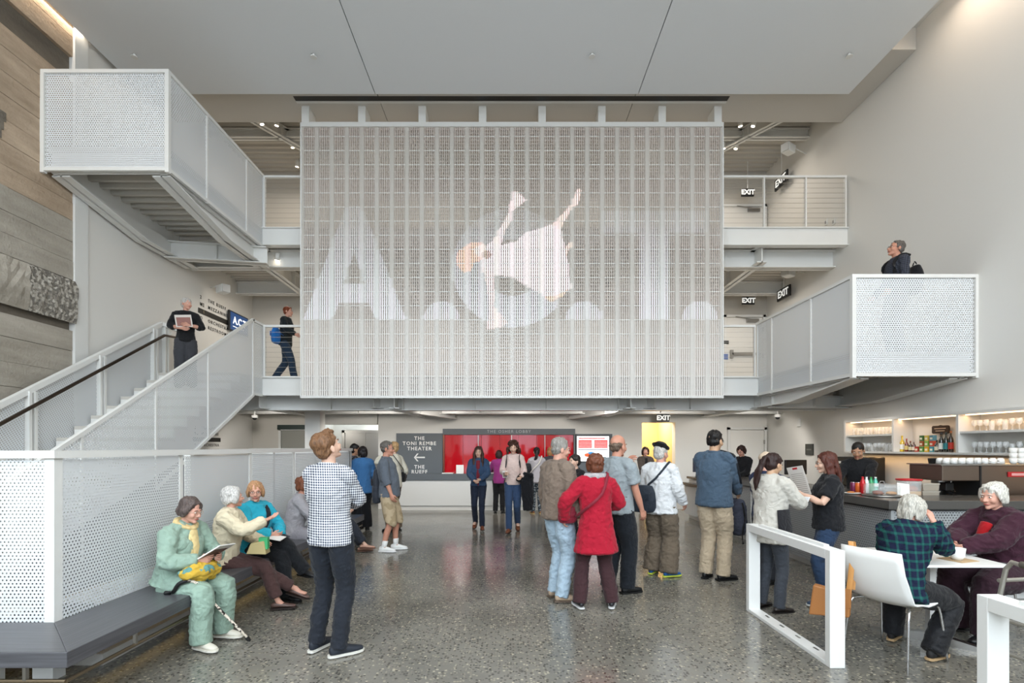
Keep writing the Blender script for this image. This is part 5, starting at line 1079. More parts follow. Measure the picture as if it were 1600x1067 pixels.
        if T.get('collar', True):
            g = G(); ci = .008; ring_ = []
            for a in np.linspace(-150, 150, 13):
                ar = math.radians(a); ring_.append(nk-u*.005*s-fw*math.cos(ar)*(.062*s+ci)+S*math.sin(ar)*(.064*s+ci)+u*(-.012*s*(1-math.cos(ar))))
            g.loft(ring_, .006, .024*s, side=u, seg=8, cap=.5, sub=1) if False else g.loft(ring_, .022*s, .006, side=u, seg=8, cap=.5, sub=1); g.build('collar', tm, P, True)
        if shirt:
            g = G(); fr = lambda t_, wd, dp: (pel+u*t_*s+fw*dp, wd)
            rbv = lambda t_: float(np.interp(t_, [q[0] for q in us], rb)); y0 = T.get('vlow', .18)
            P5 = [(y0, .012), (y0+.08, .03), (.36, .042), (.44, .045), (.49, .045)]
            g.loft([pel+u*t_*s+fw*(rbv(t_)-.012+(bow*math.sin(max(0, t_)/.52*PI)*1.2+(bu if .2 < t_ < .38 else 0)+(be_*.5 if 0 < t_ < .25 else 0))) for t_, _ in P5], [q[1]*s for q in P5], [.018]*5, side=S, cap=.6, sub=2); g.build('shirt_front', fab(shirt), P, True, 'shirt showing in the open front')
    # lower garment
    if bot:
        B = bot; i = B.get('inf', .012); g = G(); bm = B.get('mat') or fab(B['col']); kd = B.get('kind', 'trousers'); gg = girth*.6+.4
        g.loft([pel+u*.12*s+fw*be_*.3 if False else pel+u*.10*s, pel, pel-u*.06*s], [.14*w*s*girth+i*.6, .158*w*s*girth+i*.6, .14*w*s*gg+i], [.098*s*girth+i*.6, .108*s*girth+i*.6, .095*s*gg+i], side=(1, 0, 0), cap=.5, seg=18)
        for k in 'LR':
            h0, k1, a3, fy = leg[k]; en = {'trousers': 1, 'shorts': .25, 'crop': .8}[kd]; lw_ = B.get('w', 1.0); hm_ = B.get('hem', 1.0)
            if kd == 'shorts': g.loft([h0, (h0+k1)/2, k1, k1+(a3-k1)*.12], [.092*s*gg+i, .086*s*gg+i, .080*s+i, .082*s+i], cap=.1, seg=14)
            else:
                e_ = k1+(a3-k1)*(en+.06); e_[2] = max(e_[2], .045) if ft is not None else e_[2]
                g.loft([h0, (h0+k1)/2, k1, (k1+e_)/2-A(0, .006, 0), e_], [.094*s*gg+i*.8, .086*s*gg*lw_+i, .068*s*lw_+i, .064*s*lw_*hm_+i, .058*s*lw_*hm_+i], cap=.12, seg=14)
        me = remesh(g, vox, 3, .8, wr(B.get('wr', .007), 10, 12, rr.random()*9)); link('shorts' if kd == 'shorts' else 'trousers', me, bm, P, True, B.get('label'))
        if B.get('belt'): g = G(); g.loft([pel+u*.098*s, pel+u*.125*s], [.142*w*s*girth+i+.004]*2, [.100*s*girth+i+.004]*2, side=(1, 0, 0), cap=0, seg=20); g.build('belt', mat('belt_black', '#1a1714', .4), P, True)
    # shoes
    if shoe:
        sme, som, lac = shoe_mesh(shoe[0])
        for k in 'LR':
            h0, k1, a3, fy = leg[k]; sp_ = (fyL if k == 'L' else fyR); pitch = (shoe[3] if len(shoe) > 3 else (0, 0))[0 if k == 'L' else 1]
            M = Matrix.Translation(Vector(a3)) @ Matrix.Rotation(math.radians(sp_), 4, 'Z') @ Matrix.Rotation(math.radians(pitch), 4, 'X') @ Matrix.Scale(s*.98, 4) @ Matrix.Translation((0, 0, -.083))
            o = link('shoe', sme.copy() if True else sme, mat('shoe_'+shoe[1], shoe[1], .4 if shoe[0] != 'sneaker' else .7), P, True); o.matrix_local = M
            o2 = link('sole', som.copy(), mat('sole_'+shoe[2], shoe[2], .6), o)
            if shoe[0] == 'sneaker': link('laces', lac.copy(), mat('laces_white', '#e4e2dc', .7), o)
            if shoe[0] in ('leather', 'sneaker', 'flat') and bot and bot.get('kind') in ('shorts', 'crop') and len(shoe) > 4:
                a_ = G(); a_.loft([a3+(k1-a3)*.22, a3], [.046*s, .04*s], cap=.2); a_.build('sock', fab(shoe[4]), P, True)
    if extra: extra(P, dict(pel=pel, nk=nk, u=u, S=S, fw=fw, arm=arm, leg=leg, hc=hc, Rh=Rh, hs=hs, s=s, HP=HP))
    return P
def W2(P, p): # point of a person's own frame -> world
    a = P.rotation_euler[2]; c, s = math.cos(a), math.sin(a); l = P.location; return A(l[0]+p[0]*c-p[1]*s, l[1]+p[0]*s+p[1]*c, l[2]+p[2])
def strap(P, c, pts, col, r=(.012, .003), nm='strap', par=None):
    g = G(); g.loft(pts, r[0], r[1], side=(0, 0, 1), seg=8, cap=.3, sub=3); return g.build(nm, fab(col), par or P, True)
def held(P, nm, label, cat, p, rz=0):
    w = W2(P, p); return thing(nm, label, cat, tuple(w), P.rotation_euler[2]+math.radians(rz))
def leaflet(P, label, p, R, w=.21, h=.28, col='#efeeea', inner='#8d7a70'):
    t = held(P, 'booklet', label, 'booklet', p); g = G().xf(R); g.box((-w/2, -h/2, -.004), (w/2, h/2, .004)); g.build('pages', mat('pg_'+col, col, .5), t)
    G().xf(R).box((-w*.42, -h*.42, -.0052), (w*.42, h*.3, -.004)).build('cover_picture', mat('pic_'+inner, inner, .5), t); return t
def shoulder_bag(P, label, pts, p, size, col, rz=0, strapcol=None, round_=False):
    t = held(P, 'shoulder_bag', label, 'bag', p, rz); w, d, h = size; g = G()
    g.loft([(0, 0, -h/2), (0, 0, -h*.3), (0, 0, h*.25), (0, 0, h/2)], [w*.40, w*.5, w*.46, w*.36], [d*.4, d*.5, d*.42, d*.25], side=(1, 0, 0), seg=18, cap=.3); g.build('pouch', fab(col, .6), t, True)
    G().loft([(-w*.3, -d*.5, h*.1), (0, -d*.54, h*.12), (w*.3, -d*.5, h*.1)], .006, .05, side=(0, 1, 0), cap=.2).build('flap', fab(col, .6), t)
    if pts:
        c, s_ = math.cos(-math.radians(rz)), math.sin(-math.radians(rz)); q = [((a[0]-p[0])*c-(a[1]-p[1])*s_, (a[0]-p[0])*s_+(a[1]-p[1])*c, a[2]-p[2]) for a in pts]
        G().loft(q, .004, .014, side=(0, 1, 0), seg=8, cap=.3, sub=3).build('strap', fab(strapcol or col, .6), t, True)
    return t
def over_shoulder(I, sg, hipx, hz, out=.02, inf=.03):
    """strap path from the opposite shoulder across the back to the hip"""
    s = I['s']; a = I['arm']['L' if sg > 0 else 'R'][0]; S = I['S']; f = I['fw']; u = I['u']
    top = a+u*(.065*s+inf)-S*(-sg)*.03
    return [I['pel']+S*sg*hipx+f*.02+u*(hz), I['pel']+S*sg*.11-f*(.11*s+inf)+u*.22*s, I['pel']-S*sg*.02-f*(.12*s+inf)+u*.36*s, a+S*sg*.03-f*.05+u*(.05*s+inf*.6), a+S*sg*.03+u*(.066*s+inf*.7), a+S*sg*.04+f*.07+u*.02]
NEAR, MID, FAR = .0085, .0115, .014

# ---- the four women on the bench
def x1(P, I):
    g = G(); n = I['nk']; f = I['fw']; S = I['S']; u = I['u']
    g.loft([n+f*-.07+u*.01, n+S*.075+u*.0, n+f*.075-u*.03, n-S*.075+u*.0, n+f*-.07+u*.01], .02, .03, side=u, cap=.5, sub=3); g.loft([n+f*.075-u*.03, n+f*.115-u*.14+S*.03, n+f*.15-u*.26+S*.03, n+f*.16-u*.36+S*.02], [.03, .032, .03, .028], [.016, .014, .012, .01], side=S, cap=.5, sub=3)
    link('scarf', remesh(g, .008, 2, 1, wr(.008, 20, 12)), mat('scarf_cream', '#d8c08a', .8, var=.25, vscale=22, bump=.3), P, True, 'cream patterned scarf')
    leaflet(P, 'open programme booklet in the hands of the woman in green', (.0, .36, .735), rx3(32) @ rz3(12), .22, .28, '#e9e6e2', '#6b5048')
    t = held(P, 'tote_bag', 'yellow and blue patterned bag on the lap of the woman in green', 'bag', (.06, .30, .60)); g = G(); g.loft([(-.17, 0, 0), (-.1, .0, .0), (.05, 0, .01), (.15, 0, .02)], [.03, .08, .09, .05], [.03, .075, .08, .04], side=(0, 1, 0), cap=.8)
    mm = floral('bag_print', '#c9a53a', '#5f8f8a', 14); link('pouch', remesh(g, .01, 2, 1, wr(.02, 14, 14)), mm, t, True); G().loft([(-.1, -.02, .05), (-.02, -.04, .10), (.06, -.02, .07)], .006, cap=.4).build('handle', mm, t, True)
    t = thing('walking_cane', 'patterned folding cane leaning on the bench edge beside the woman in green', 'cane', (0, 0, 0)); k = [(-2.62, 3.93, .47), (-2.57, 3.92, .535), (-2.51, 3.93, .56), (-2.45, 3.96, .53), (-2.40, 4.0, .42)]
    cm = floral('cane_print', '#e4d8c8', '#2c2622', 45); G().loft(k[2:]+[(-2.36, 4.02, .36), (-2.16, 4.17, .02)], .0105, cap=.3, sub=3).build('shaft', cm, t, True); G().loft([(-2.68, 3.93, .465)]+k[:3], .016, cap=.6, sub=3).build('grip', black, t, True); G().loft([(-2.17, 4.163, .035), (-2.155, 4.175, .0)], .017, cap=.0).build('rubber_tip', black, t)
    tag_e = G(); tag_e.ell(tuple(I['HP'](.08, -.0, -.045)), .007).build('earring', black, P)
person('woman in sage green suit and cream scarf reading on the bench', -2.76, 4.17, -102, 1.52, pel=(0, 0, .515), lean=12, hp=-16, hy=4, HL=(-.10, .33, .70), HR=(.09, .31, .70), EL=(-.8, -.5, -.6), ER=(.8, -.5, -.6), FL=(-.13, .34, .085), FR=(.13, .37, .085), KL=(-.1, 1, .6), KR=(.1, 1, .6), vox=NEAR,
       skin='rosy', top=dict(col='#8fa697', inf=.03, hem=.02, flare=1.12, wr=.012, name='jacket'), bot=dict(col='#8fa697', inf=.022, wr=.012, hem=1.1), shoe=('sneaker', '#d9d4c6', '#e2ded2'), hair=('softbob', '#574b47'), glasses='#b9a08a', girth=1.12, belly=.03, shirt='#d8c08a', extra=x1, curl=45)
def x2(P, I):
    t = held(P, 'paper_bag', 'green and straw coloured paper bag beside the woman in the cream jacket', 'bag', (.05, .34, .585)); G().prism([(-.09, 0), (.09, -.01), (.07, .12), (-.05, .1)], 'x', -.06, .07).build('pouch', mat('straw', '#b9a878', .8), t, bevel=.008); G().box((.0, .02, .04), (.06, .1, .15)).build('green_side', mat('leaf_green', '#3fa86a', .6), t)
person('white-haired woman in cream jacket waving a hand on the bench', -2.76, 4.86, -82, 1.53, pel=(0, 0, .53), lean=8, hy=38, hp=2, HL=(-.12, .32, .66), HR=(.10, .42, .90), EL=(-.8, -.6, -.5), ER=(.8, -.4, -.8), FL=(-.02, .50, .085), FR=(-.16, .62, .17), KL=(.1, 1, .6), KR=(-.4, 1, .9), vox=NEAR,
       skin='rosy', top=dict(col='#d9ccb0', inf=.03, hem=.03, flare=1.1, wr=.012, name='jacket'), bot=dict(col='#4c3634', inf=.012, kind='crop', w=.85, hem=1.1), shoe=('flat', '#5a453f', '#2c221e', (0, -15)), hair=('fluffy', '#c9c6c2'), girth=1.02, face=True, extra=x2, curl=15, nR=(0, .3, 1))
def x3(P, I):
    strap(P, None, over_shoulder(I, 1, .14, .02)[::-1][:1] and [I['nk']-I['S']*.10-I['u']*.02+I['fw']*.02, I['nk']-I['S']*.05-I['u']*.10+I['fw']*.15, I['pel']+I['S']*.03+I['u']*.24+I['fw']*.20, I['pel']+I['S']*.14+I['u']*.10+I['fw']*.16], '#1b1c22', (.006, .022), 'bag_strap')
    leaflet(P, 'folded white programme on the lap of the woman in turquoise', (.06, .34, .68), rx3(-12) @ rz3(25), .15, .25, '#efece8', '#c8c2ba')
person('smiling woman in bright turquoise jacket and glasses on the bench', -2.74, 5.36, -112, 1.56, pel=(0, 0, .53), lean=6, hy=-42, hp=-3, HL=(-.10, .30, .66), HR=(.04, .32, .70), EL=(-.9, -.3, -.5), ER=(.9, -.3, -.5), FL=(-.03, .46, .085), FR=(-.22, .50, .30), KL=(.1, 1, .6), KR=(-.2, 1, 1.1), vox=NEAR,
       skin='rosy', top=dict(col='#2aa5bd', inf=.028, hem=.02, flare=1.08, wr=.012, name='jacket'), bot=dict(col='#1a1c20', inf=.018), shoe=('leather', '#191a1c', '#101010', (0, 0)), hair=('fluffy', '#b08560'), glasses='#2a2020', girth=1.12, smile=True, extra=x3, curl=50)
def x4(P, I):
    shoulder_bag(P, 'dark blue bag beside the curly-haired woman in grey on the bench', None, (-.24, -.02, .60), (.26, .14, .3), '#2b3d57')
    strap(P, None, [I['nk']+I['S']*.05+I['fw']*.06, I['nk']+I['fw']*.13-I['u']*.10, I['nk']+I['fw']*.16-I['u']*.2+I['S']*.02], '#1c1a1c', (.004, .008), 'necklace')
person('curly auburn-haired woman in pale grey cardigan on the bench', -2.74, 6.38, -78, 1.54, pel=(0, 0, .53), lean=12, hy=0, hp=-5, HL=(.08, .26, .74), HR=(-.08, .28, .72), EL=(-.9, .1, -.4), ER=(.9, .1, -.4), FL=(-.06, .50, .085), FR=(.06, .44, .085), KL=(0, 1, .6), KR=(0, 1, .6), vox=MID,
       skin='ruddy', top=dict(col='#9d9a9e', inf=.024, hem=.02, wr=.01, name='cardigan'), bot=dict(col='#8d8a90', inf=.018, kind='crop'), shoe=('flat', '#b98a6a', '#6a4a3a'), hair=('curly', '#6e3f28'), girth=1.08, shirt='#1c2036', extra=x4)

person('seated woman in pale shoes mostly hidden behind the man in the chequered shirt', -2.74, 7.5, -78, 1.5, pel=(0, 0, .53), lean=5, HL=(-.1, .3, .66), HR=(.1, .3, .66), FL=(-.06, .52, .085), FR=(.02, .56, .14), KL=(0, 1, .6), KR=(0, 1, .7), vox=FAR, skin='light',
       top=dict(col='#5d6470', inf=.02, hem=.02), bot=dict(col='#2b2e36', inf=.015, kind='crop'), shoe=('flat', '#b58b78', '#6a4a3a'), hair=('softbob', '#3b2a22'))

# ---- the man in the chequered shirt
ging = checks('blue_gingham', '#e8e9ec', '#1d2947', .0195, .5)
def x5(P, I):
    pk = I['pel']; 
    for q in (-1, 1): G().prism([(q*.045, -.02), (q*.12, -.015), (q*.118, -.10), (q*.08, -.125), (q*.048, -.105)], 'y', -.006, .0).xf().build('back_pocket', fab('#20242c'), P).location = (0, pk[1]-.137, pk[2]+.02)
person('man in blue and white chequered shirt looking up with folded arms', -1.40, 3.93, -12, 1.72, sex='m', lean=-2, twist=-8, hy=-24, hp=24, HL=(.02, .2, 1.16), HR=(-.02, .235, 1.13), EL=(-1, -.1, -.6), ER=(1, .0, -.55), FL=(-.125, .02, .088), FR=(.11, -.05, .088), fyL=-8, fyR=-42, vox=NEAR,
       skin='light', top=dict(mat=ging, inf=.014, hem=.075, flare=1.02, wr=.011), bot=dict(col='#20242c', inf=.006, w=.98, wr=.012), shoe=('sneaker', '#1c222c', '#d8d6ce'), hair=('quiff', '#75543a'), girth=1.03, curl=60)

# ---- group left of the centre
person('woman with dark bun in floral top near the elevator', -3.12, 10.1, -70, 1.66, hp=-5, HL=(-.05, .3, 1.0), HR=(.1, .3, .98), vox=FAR, skin='tan', top=dict(mat=floral('dark_floral', '#26262e', '#8a8a90', 40), hem=.12, sleeve='mid'), bot=dict(col='#24262c'), hair=('short', '#191516'))
person('woman with short dark hair in long blue jacket and black trousers', -2.84, 9.75, 28, 1.615, HL=(-.2, .24, 1.05), HR=(.18, .2, .95), vox=FAR, skin='tan', top=dict(col='#3f70a3', inf=.028, hem=.16, flare=1.1, name='jacket'), bot=dict(col='#17181b', w=1.15, hem=1.2), hair=('bob', '#1c1617'), girth=1.05)
def x8(P, I):
    shoulder_bag(P, 'dark jacket draped over the arm of the man in cargo shorts', None, (.05, -.16, 1.0), (.2, .14, .5), '#2b2f38')
person('man in cargo shorts and white trainers with one hand in his pocket', -1.88, 7.78, -88, 1.69, sex='m', lean=-3, HL=(-.26, .05, .84), HR=(.22, .1, .86), ER=(.5, -1, 0), FL=(-.09, .10, .085), FR=(.1, -.04, .085), vox=MID, skin='ruddy', top=dict(col='#5d646e', inf=.02, hem=.08, sleeve='mid', name='shirt'), bot=dict(kind='shorts', mat=floral('camo_tan', '#b3a083', '#9c8a6c', 12), inf=.02, w=1.1),
       shoe=('sneaker', '#e3e3e0', '#dedede', (0, 0), '#e8e8e6'), hair=('mshort', '#5f5a55'), glasses='#33302e', girth=1.08, belly=.05, extra=x8)
def x9(P, I): shoulder_bag(P, 'small black shoulder bag on the hip of the woman in cream', over_shoulder(I, 1, .17, .05), (.2, -.06, 1.02), (.26, .1, .18), '#15161a', 20)
person('blonde woman in cream jumper and brown flared trousers', -2.2, 9.6, 66, 1.70, HL=(-.02, .22, 1.45), HR=(.24, .06, .95), EL=(-.8, .2, -.6), vox=FAR, skin='light', top=dict(col='#d8d2c2', inf=.022, hem=.08), bot=dict(col='#665647', w=1.1, hem=1.3), hair=('short', '#b89468'), extra=x9)

# ---- two young women walking towards the photographer and people at the ticket desk
person('young woman in denim jacket and maroon top walking with long brown hair', -.61, 9.8, 178, 1.615, HL=(-.05, .24, .98), HR=(.06, .26, .96), EL=(-.9, -.3, -.5), ER=(.9, -.3, -.5), FL=(-.08, .14, .10), FR=(.08, -.16, .14), vox=FAR*.85, skin='light', top=dict(col='#2f4460', inf=.02, hem=.02, name='denim_jacket', vlow=-.02), bot=dict(col='#1b2232', inf=.004, w=.88), shirt='#6d1f2c',
       shoe=('boot', '#6b3a24', '#33201a', (0, -25)), hair=('frontlong', '#3d251c', .36), glasses='#221c1c', curl=50)
def x11(P, I):
    t = held(P, 'folded_coat', 'black coat hanging over the arm of the woman in the pale pink jumper', 'coat', (-.26, .1, .85)); g = G(); g.loft([(0, .06, .22), (.0, .02, .1), (-.02, .0, -.15), (-.02, 0, -.42)], [.14, .15, .13, .11], [.05, .06, .055, .04], side=(.8, .6, 0), cap=.5); g.loft([(.02, .06, .2), (.14, .1, .16)], .06); link('cloth', remesh(g, .014, 2, 1, wr(.02, 8, 5)), fab('#14151a'), t, True)
    G().loft([(-.1, .08, .22), (.05, .12, .26), (.14, .1, .2)], .03, cap=.6).build('sleeve', fab('#14151a'), t, True)
    for q in (-1, 1): a = I['arm']['L' if q < 0 else 'R'][0]; strap(P, None, [a-I['S']*q*.02+I['u']*.06-I['fw']*.06, a-I['S']*q*.025+I['u']*.075, a-I['S']*q*.03+I['fw']*.12-I['u']*.02, a-I['S']*q*.01+I['fw']*.09-I['u']*.18], '#1a1c22', (.02, .006), 'backpack_strap')
    leaflet(P, 'small white ticket in the hand of the woman in the pale pink jumper', (.13, .32, 1.1), rx3(60), .09, .14)
person('young woman in pale pink jumper with big curly dark hair and a black coat', .06, 9.5, 176, 1.715, hp=-12, HL=(-.16, .24, 1.05), HR=(.14, .28, 1.12), FL=(-.07, -.2, .16), FR=(.07, .16, .10), vox=FAR*.85, skin='light', top=dict(col='#d8c0b8', inf=.012, hem=.04, name='jumper'), bot=dict(col='#314462', inf=.006, w=.92), shoe=('boot', '#6f3f26', '#33201a', (-30, 0)), hair=('bigcurly', '#40251b'), extra=x11)
person('woman in magenta top and black trousers at the ticket desk', -.27, 12.2, -5, 1.52, HL=(-.2, .3, 1.0), HR=(.2, .3, 1.0), face=False, vox=FAR, top=dict(col='#86306f', inf=.015, hem=.1), bot=dict(col='#17171a', w=.95), hair=('bob', '#2c1d1a'))
def x13(P, I): shoulder_bag(P, 'black bag on the side of the woman in grey at the ticket desk', over_shoulder(I, -1, .18, .1), (-.24, -.02, 1.05), (.26, .14, .3), '#15151a', 0, '#c9c5bd')
person('woman in grey top and patterned leggings leaning at the ticket desk', .64, 12.1, 8, 1.62, lean=10, pel=(0, -.08, .86), HL=(-.2, .32, 1.0), HR=(.2, .32, 1.0), face=False, vox=FAR, top=dict(col='#a09da2', inf=.015, hem=.12, sleeve='mid'), bot=dict(mat=floral('print_leggings', '#26303a', '#a8b0b4', 30), inf=.006), shoe=('flat', '#8a5a3c', '#c9b27a'), hair=('ponytail', '#1d1718', .25), extra=x13)
person('fair-haired person in dark clothes at the right of the ticket window', .98, 12.25, -5, 1.60, face=False, HL=(-.2, .3, 1.0), HR=(.2, .3, 1.0), vox=FAR, top=dict(col='#3c3a40', inf=.015), bot=dict(col='#2a2c33'), hair=('bob', '#9a6f48'))
person('woman in dark brown blazer standing in front of the yellow passage', 3.30, 12.35, 178, 1.60, HL=(.02, .24, 1.03), HR=(-.02, .26, .98), EL=(-1, .1, -.4), ER=(1, .1, -.4), vox=FAR, skin='rosy', top=dict(col='#4b433e', inf=.02, hem=.12, name='blazer'), bot=dict(col='#8d6c4c'), hair=('bob', '#2e1a18'), shirt='#1c1a1c')

# ---- group right of the centre
def pocketman(P, I): pass
person('grey-haired man in brown zip jacket and light blue jeans with glasses', .50, 5.30, -58, 1.70, sex='m', hy=-15, hp=-6, HL=(-.27, .06, .84), HR=(.25, .10, .83), FL=(-.10, .03, .085), FR=(.10, -.02, .085), fyR=-25, vox=NEAR*1.1, skin='rosy', top=dict(col='#7b6c60', inf=.034, hem=.06, wr=.014, name='jacket'), bot=dict(col='#a3b7c6', inf=.012, w=1.02, wr=.014),
       shoe=('leather', '#a8927c', '#5a4c40'), hair=('mshort', '#8f8b85'), glasses='#8a8480', girth=1.06)
person('woman in long red raincoat with curly brown hair seen from behind', .85, 5.0, 6, 1.53, lean=2, hy=6, HL=(-.30, .10, .88), HR=(.17, .24, .98), EL=(-1, -.3, -.5), ER=(.8, -.6, -.6), FL=(-.16, .02, .085), FR=(.16, .0, .085), fyR=-20, vox=NEAR*1.1, skin='rosy', top=dict(col='#a3142c', inf=.034, hem=.26, flare=1.32, wr=.012, name='raincoat', hood=True), bot=dict(col='#3d2629', inf=.014, w=1.0, hem=1.1),
       shoe=('flat', '#16161a', '#dedede'), hair=('curly', '#6a3c28'), girth=1.05, face=True, extra=lambda P, I: (
           G().loft([I['nk']-I['S']*.1+I['u']*.0, I['nk']-I['fw']*.07, I['nk']+I['S']*.1+I['u']*.0], .035, .03, side=I['u'], cap=.6).build('scarf', mat('scarf_silver', '#a8a4a6', .8, var=.3, vscale=30), P, True, 'silver grey scarf'),
           shoulder_bag(P, 'dark red shoulder bag strap and bag of the woman in the red coat', over_shoulder(I, -1, .2, .08, inf=.05), (-.26, .12, .93), (.2, .1, .18), '#7d2030')))
person('balding man in light grey polo shirt and black trousers with hand at his chin', 1.17, 5.55, -48, 1.735, sex='m', hy=-5, hp=-4, HL=(.01, .17, 1.44), HR=(.24, .14, .88), EL=(-1, .4, -.5), FL=(-.10, -.02, .085), FR=(.10, .06, .085), fyR=-20, vox=NEAR*1.2, skin='ruddy', top=dict(col='#8f989c', inf=.018, hem=.05, sleeve='short', wr=.012), bot=dict(col='#1a1e24', inf=.018, w=1.1, belt=True),
       shoe=('leather', '#17181a', '#101010'), hair=('bald_top', '#6b5a4c'), girth=1.06, belly=.03)
def x17(P, I):
    t = held(P, 'camera', 'small black camera held by the person in black behind the brown jacket', 'camera', (.1, .32, 1.08)); G().box((-.06, -.03, -.04), (.06, .03, .04)).build('camera_body', black, t, bevel=.006); G().loft([(0, .03, 0), (0, .07, 0)], .025, cap=0).build('lens', dark, t)
person('person in black clothes half hidden behind the man in the brown jacket', 1.0, 7.3, 120, 1.50, lean=8, HL=(.12, .26, 1.02), HR=(.12, .3, 1.05), EL=(-1, 0, .1), ER=(1, 0, .1), vox=FAR, skin='light', top=dict(col='#16171b', inf=.015), bot=dict(col='#16171b'), hair=('short', '#2c2624'), extra=x17)
def x19(P, I):
    g = G().xf(I['Rh'], I['hc'], I['hs']); g.loft([(0, -.02, .085), (0, -.01, .105), (0, .0, .13)], [.09, .112, .07], [.105, .128, .08], side=(1, 0, 0), cap=.4, seg=20); g.ell((0, 0, .148), (.006, .006, .01)); g.xf(); link('beret', remesh(g, .008, 3, 1, wr(.006, 10, 10)), fab('#17181b'), P, True, 'black beret')
    shoulder_bag(P, 'dark navy messenger bag at the back of the man in white', over_shoulder(I, -1, .12, .0, inf=.04), (-.15, -.19, .96), (.36, .10, .32), '#252c36', 8)
person('man in white jacket and black beret with loose brown trousers', 1.87, 6.30, -42, 1.63, sex='m', hy=-12, HL=(-.25, .1, .86), HR=(.24, .14, .90), FL=(-.11, .0, .085), FR=(.12, -.02, .085), fyR=-30, vox=NEAR*1.2, skin='rosy', top=dict(col='#d9dbdd', inf=.034, hem=.10, flare=1.08, wr=.016, name='jacket'), bot=dict(col='#6b5f51', inf=.024, w=1.18, hem=1.3, wr=.016),
       shoe=('sneaker', '#1f5a9c', '#c9d84a'), hair=('short', '#c2beb8'), girth=1.05, extra=x19)
def x20(P, I):
    a0, a1, a2 = I['arm']['R']; wl = mat('stripe_black', '#12151c', .7)
    for k in (-1, 0, 1):
        g = G(); off = I['S']; d = nrm(a1-a0); o = nrm(I['S']-d*np.dot(I['S'], d)); d2 = nrm(a2-a1); o2 = nrm(I['S']-d2*np.dot(I['S'], d2)); sid = I['fw']*.017*k
        g.loft([I['nk']+I['S']*.08+sid+I['u']*.022, a0+I['u']*.072+sid-I['S']*.01, a0+o*.066+I['u']*.03+sid, (a0+a1)/2+o*.076+sid, a1+(o+o2)*.036+sid, (a1+a2)/2+o2*.062+sid, a2+o2*.048-d2*.03+sid], .0055, .006, side=I['fw'], cap=.2, sub=3, seg=6).build('sleeve_stripe', wl, P, True)
    t = held(P, 'backpack', 'grey and black backpack hanging from the hand of the man in the blue jacket', 'backpack', (.14, .34, .74)); g = G(); g.loft([(0, 0, -.2), (0, 0, -.1), (0, 0, .1), (0, 0, .2)], [.1, .13, .12, .08], [.06, .08, .07, .04], side=(1, 0, 0), cap=.6); link('main_pouch', remesh(g, .012, 2, 1, wr(.01)), fab('#3a3c48'), t, True); G().loft([(0, -.02, .2), (.02, 0, .28), (0, .03, .22)], .008).build('handle', fab('#111114'), t, True)
    G().loft([(.09, -.07, .18), (.13, -.09, 0), (.09, -.07, -.2), (.1, -.06, -.32)], .016, .004, cap=.3, side=(0, 0, 1)).build('strap', fab('#111114'), t, True)
person('tall man in blue track jacket with black sleeve stripes and beige trousers', 2.46, 6.10, -45, 1.80, sex='m', hy=-8, hp=-3, HL=(-.10, .34, 1.06), HR=(.16, .32, 1.02), EL=(-.6, -1, -.4), ER=(.6, -1, -.4), FL=(-.10, .0, .088), FR=(.10, .03, .088), fyR=-30, vox=NEAR*1.15, skin='asian', top=dict(col='#46586a', inf=.03, hem=.08, wr=.012, name='track_jacket'), bot=dict(col='#b7a68e', inf=.014, w=1.05, wr=.012),
       shoe=('leather', '#131316', '#0c0c0c'), hair=('mshort', '#1a1818'), glasses='#222222', girth=1.1, extra=x20)
person('woman with short dark hair in black working behind the far end of the bar', 4.78, 10.4, 125, 1.64, hp=-20, HL=(-.1, .3, 1.0), HR=(.12, .32, 1.0), vox=FAR, skin='rosy', top=dict(col='#151518', inf=.018), bot=dict(col='#1a1a1d'), hair=('fluffy', '#33201c'), glasses='#6a3030', girth=1.08)
def x22(P, I):
    t = held(P, 'smartphone', 'white phone in the hand of the woman with the ponytail', 'phone', (.12, .34, 1.05)); g = G().xf(rx3(50)); g.box((-.035, -.07, -.004), (.035, .07, .004)); g.build('case', white, t); G().xf(rx3(50)).box((-.031, -.06, .004), (.031, .06, .005)).build('screen', mat('phone_screen', '#c9ccd2', .2), t)
    b = G(); b.loft([I['pel']+I['u']*.16-I['fw']*.0+I['S']*.13, I['pel']+I['S']*.165+A(0, 0, -.12)], [.02, .026], [.09, .11], side=I['S'], cap=.2); b.build('black_top', fab('#1c1c20'), P, True, 'black top showing at the open side')
person('woman with long dark ponytail in pale grey cardigan and charcoal jeans', 2.54, 4.93, -62, 1.545, hp=-18, hy=-6, HL=(-.06, .30, 1.06), HR=(.10, .32, 1.04), EL=(-.7, -.7, -.5), ER=(.8, -.6, -.5), FL=(-.11, .02, .07), FR=(.08, .02, .07), fyR=-12, vox=NEAR*1.1, skin='asian', top=dict(col='#bdb9b0', inf=.03, hem=.15, flare=1.18, wr=.014, name='cardigan'), bot=dict(col='#3d4148', inf=.004, w=.92),
       shoe=('sandal', '#2a2422', '#1a1614'), hair=('ponytail', '#2b1815', .33), glasses='#d0b89a', girth=1.04, extra=x22)
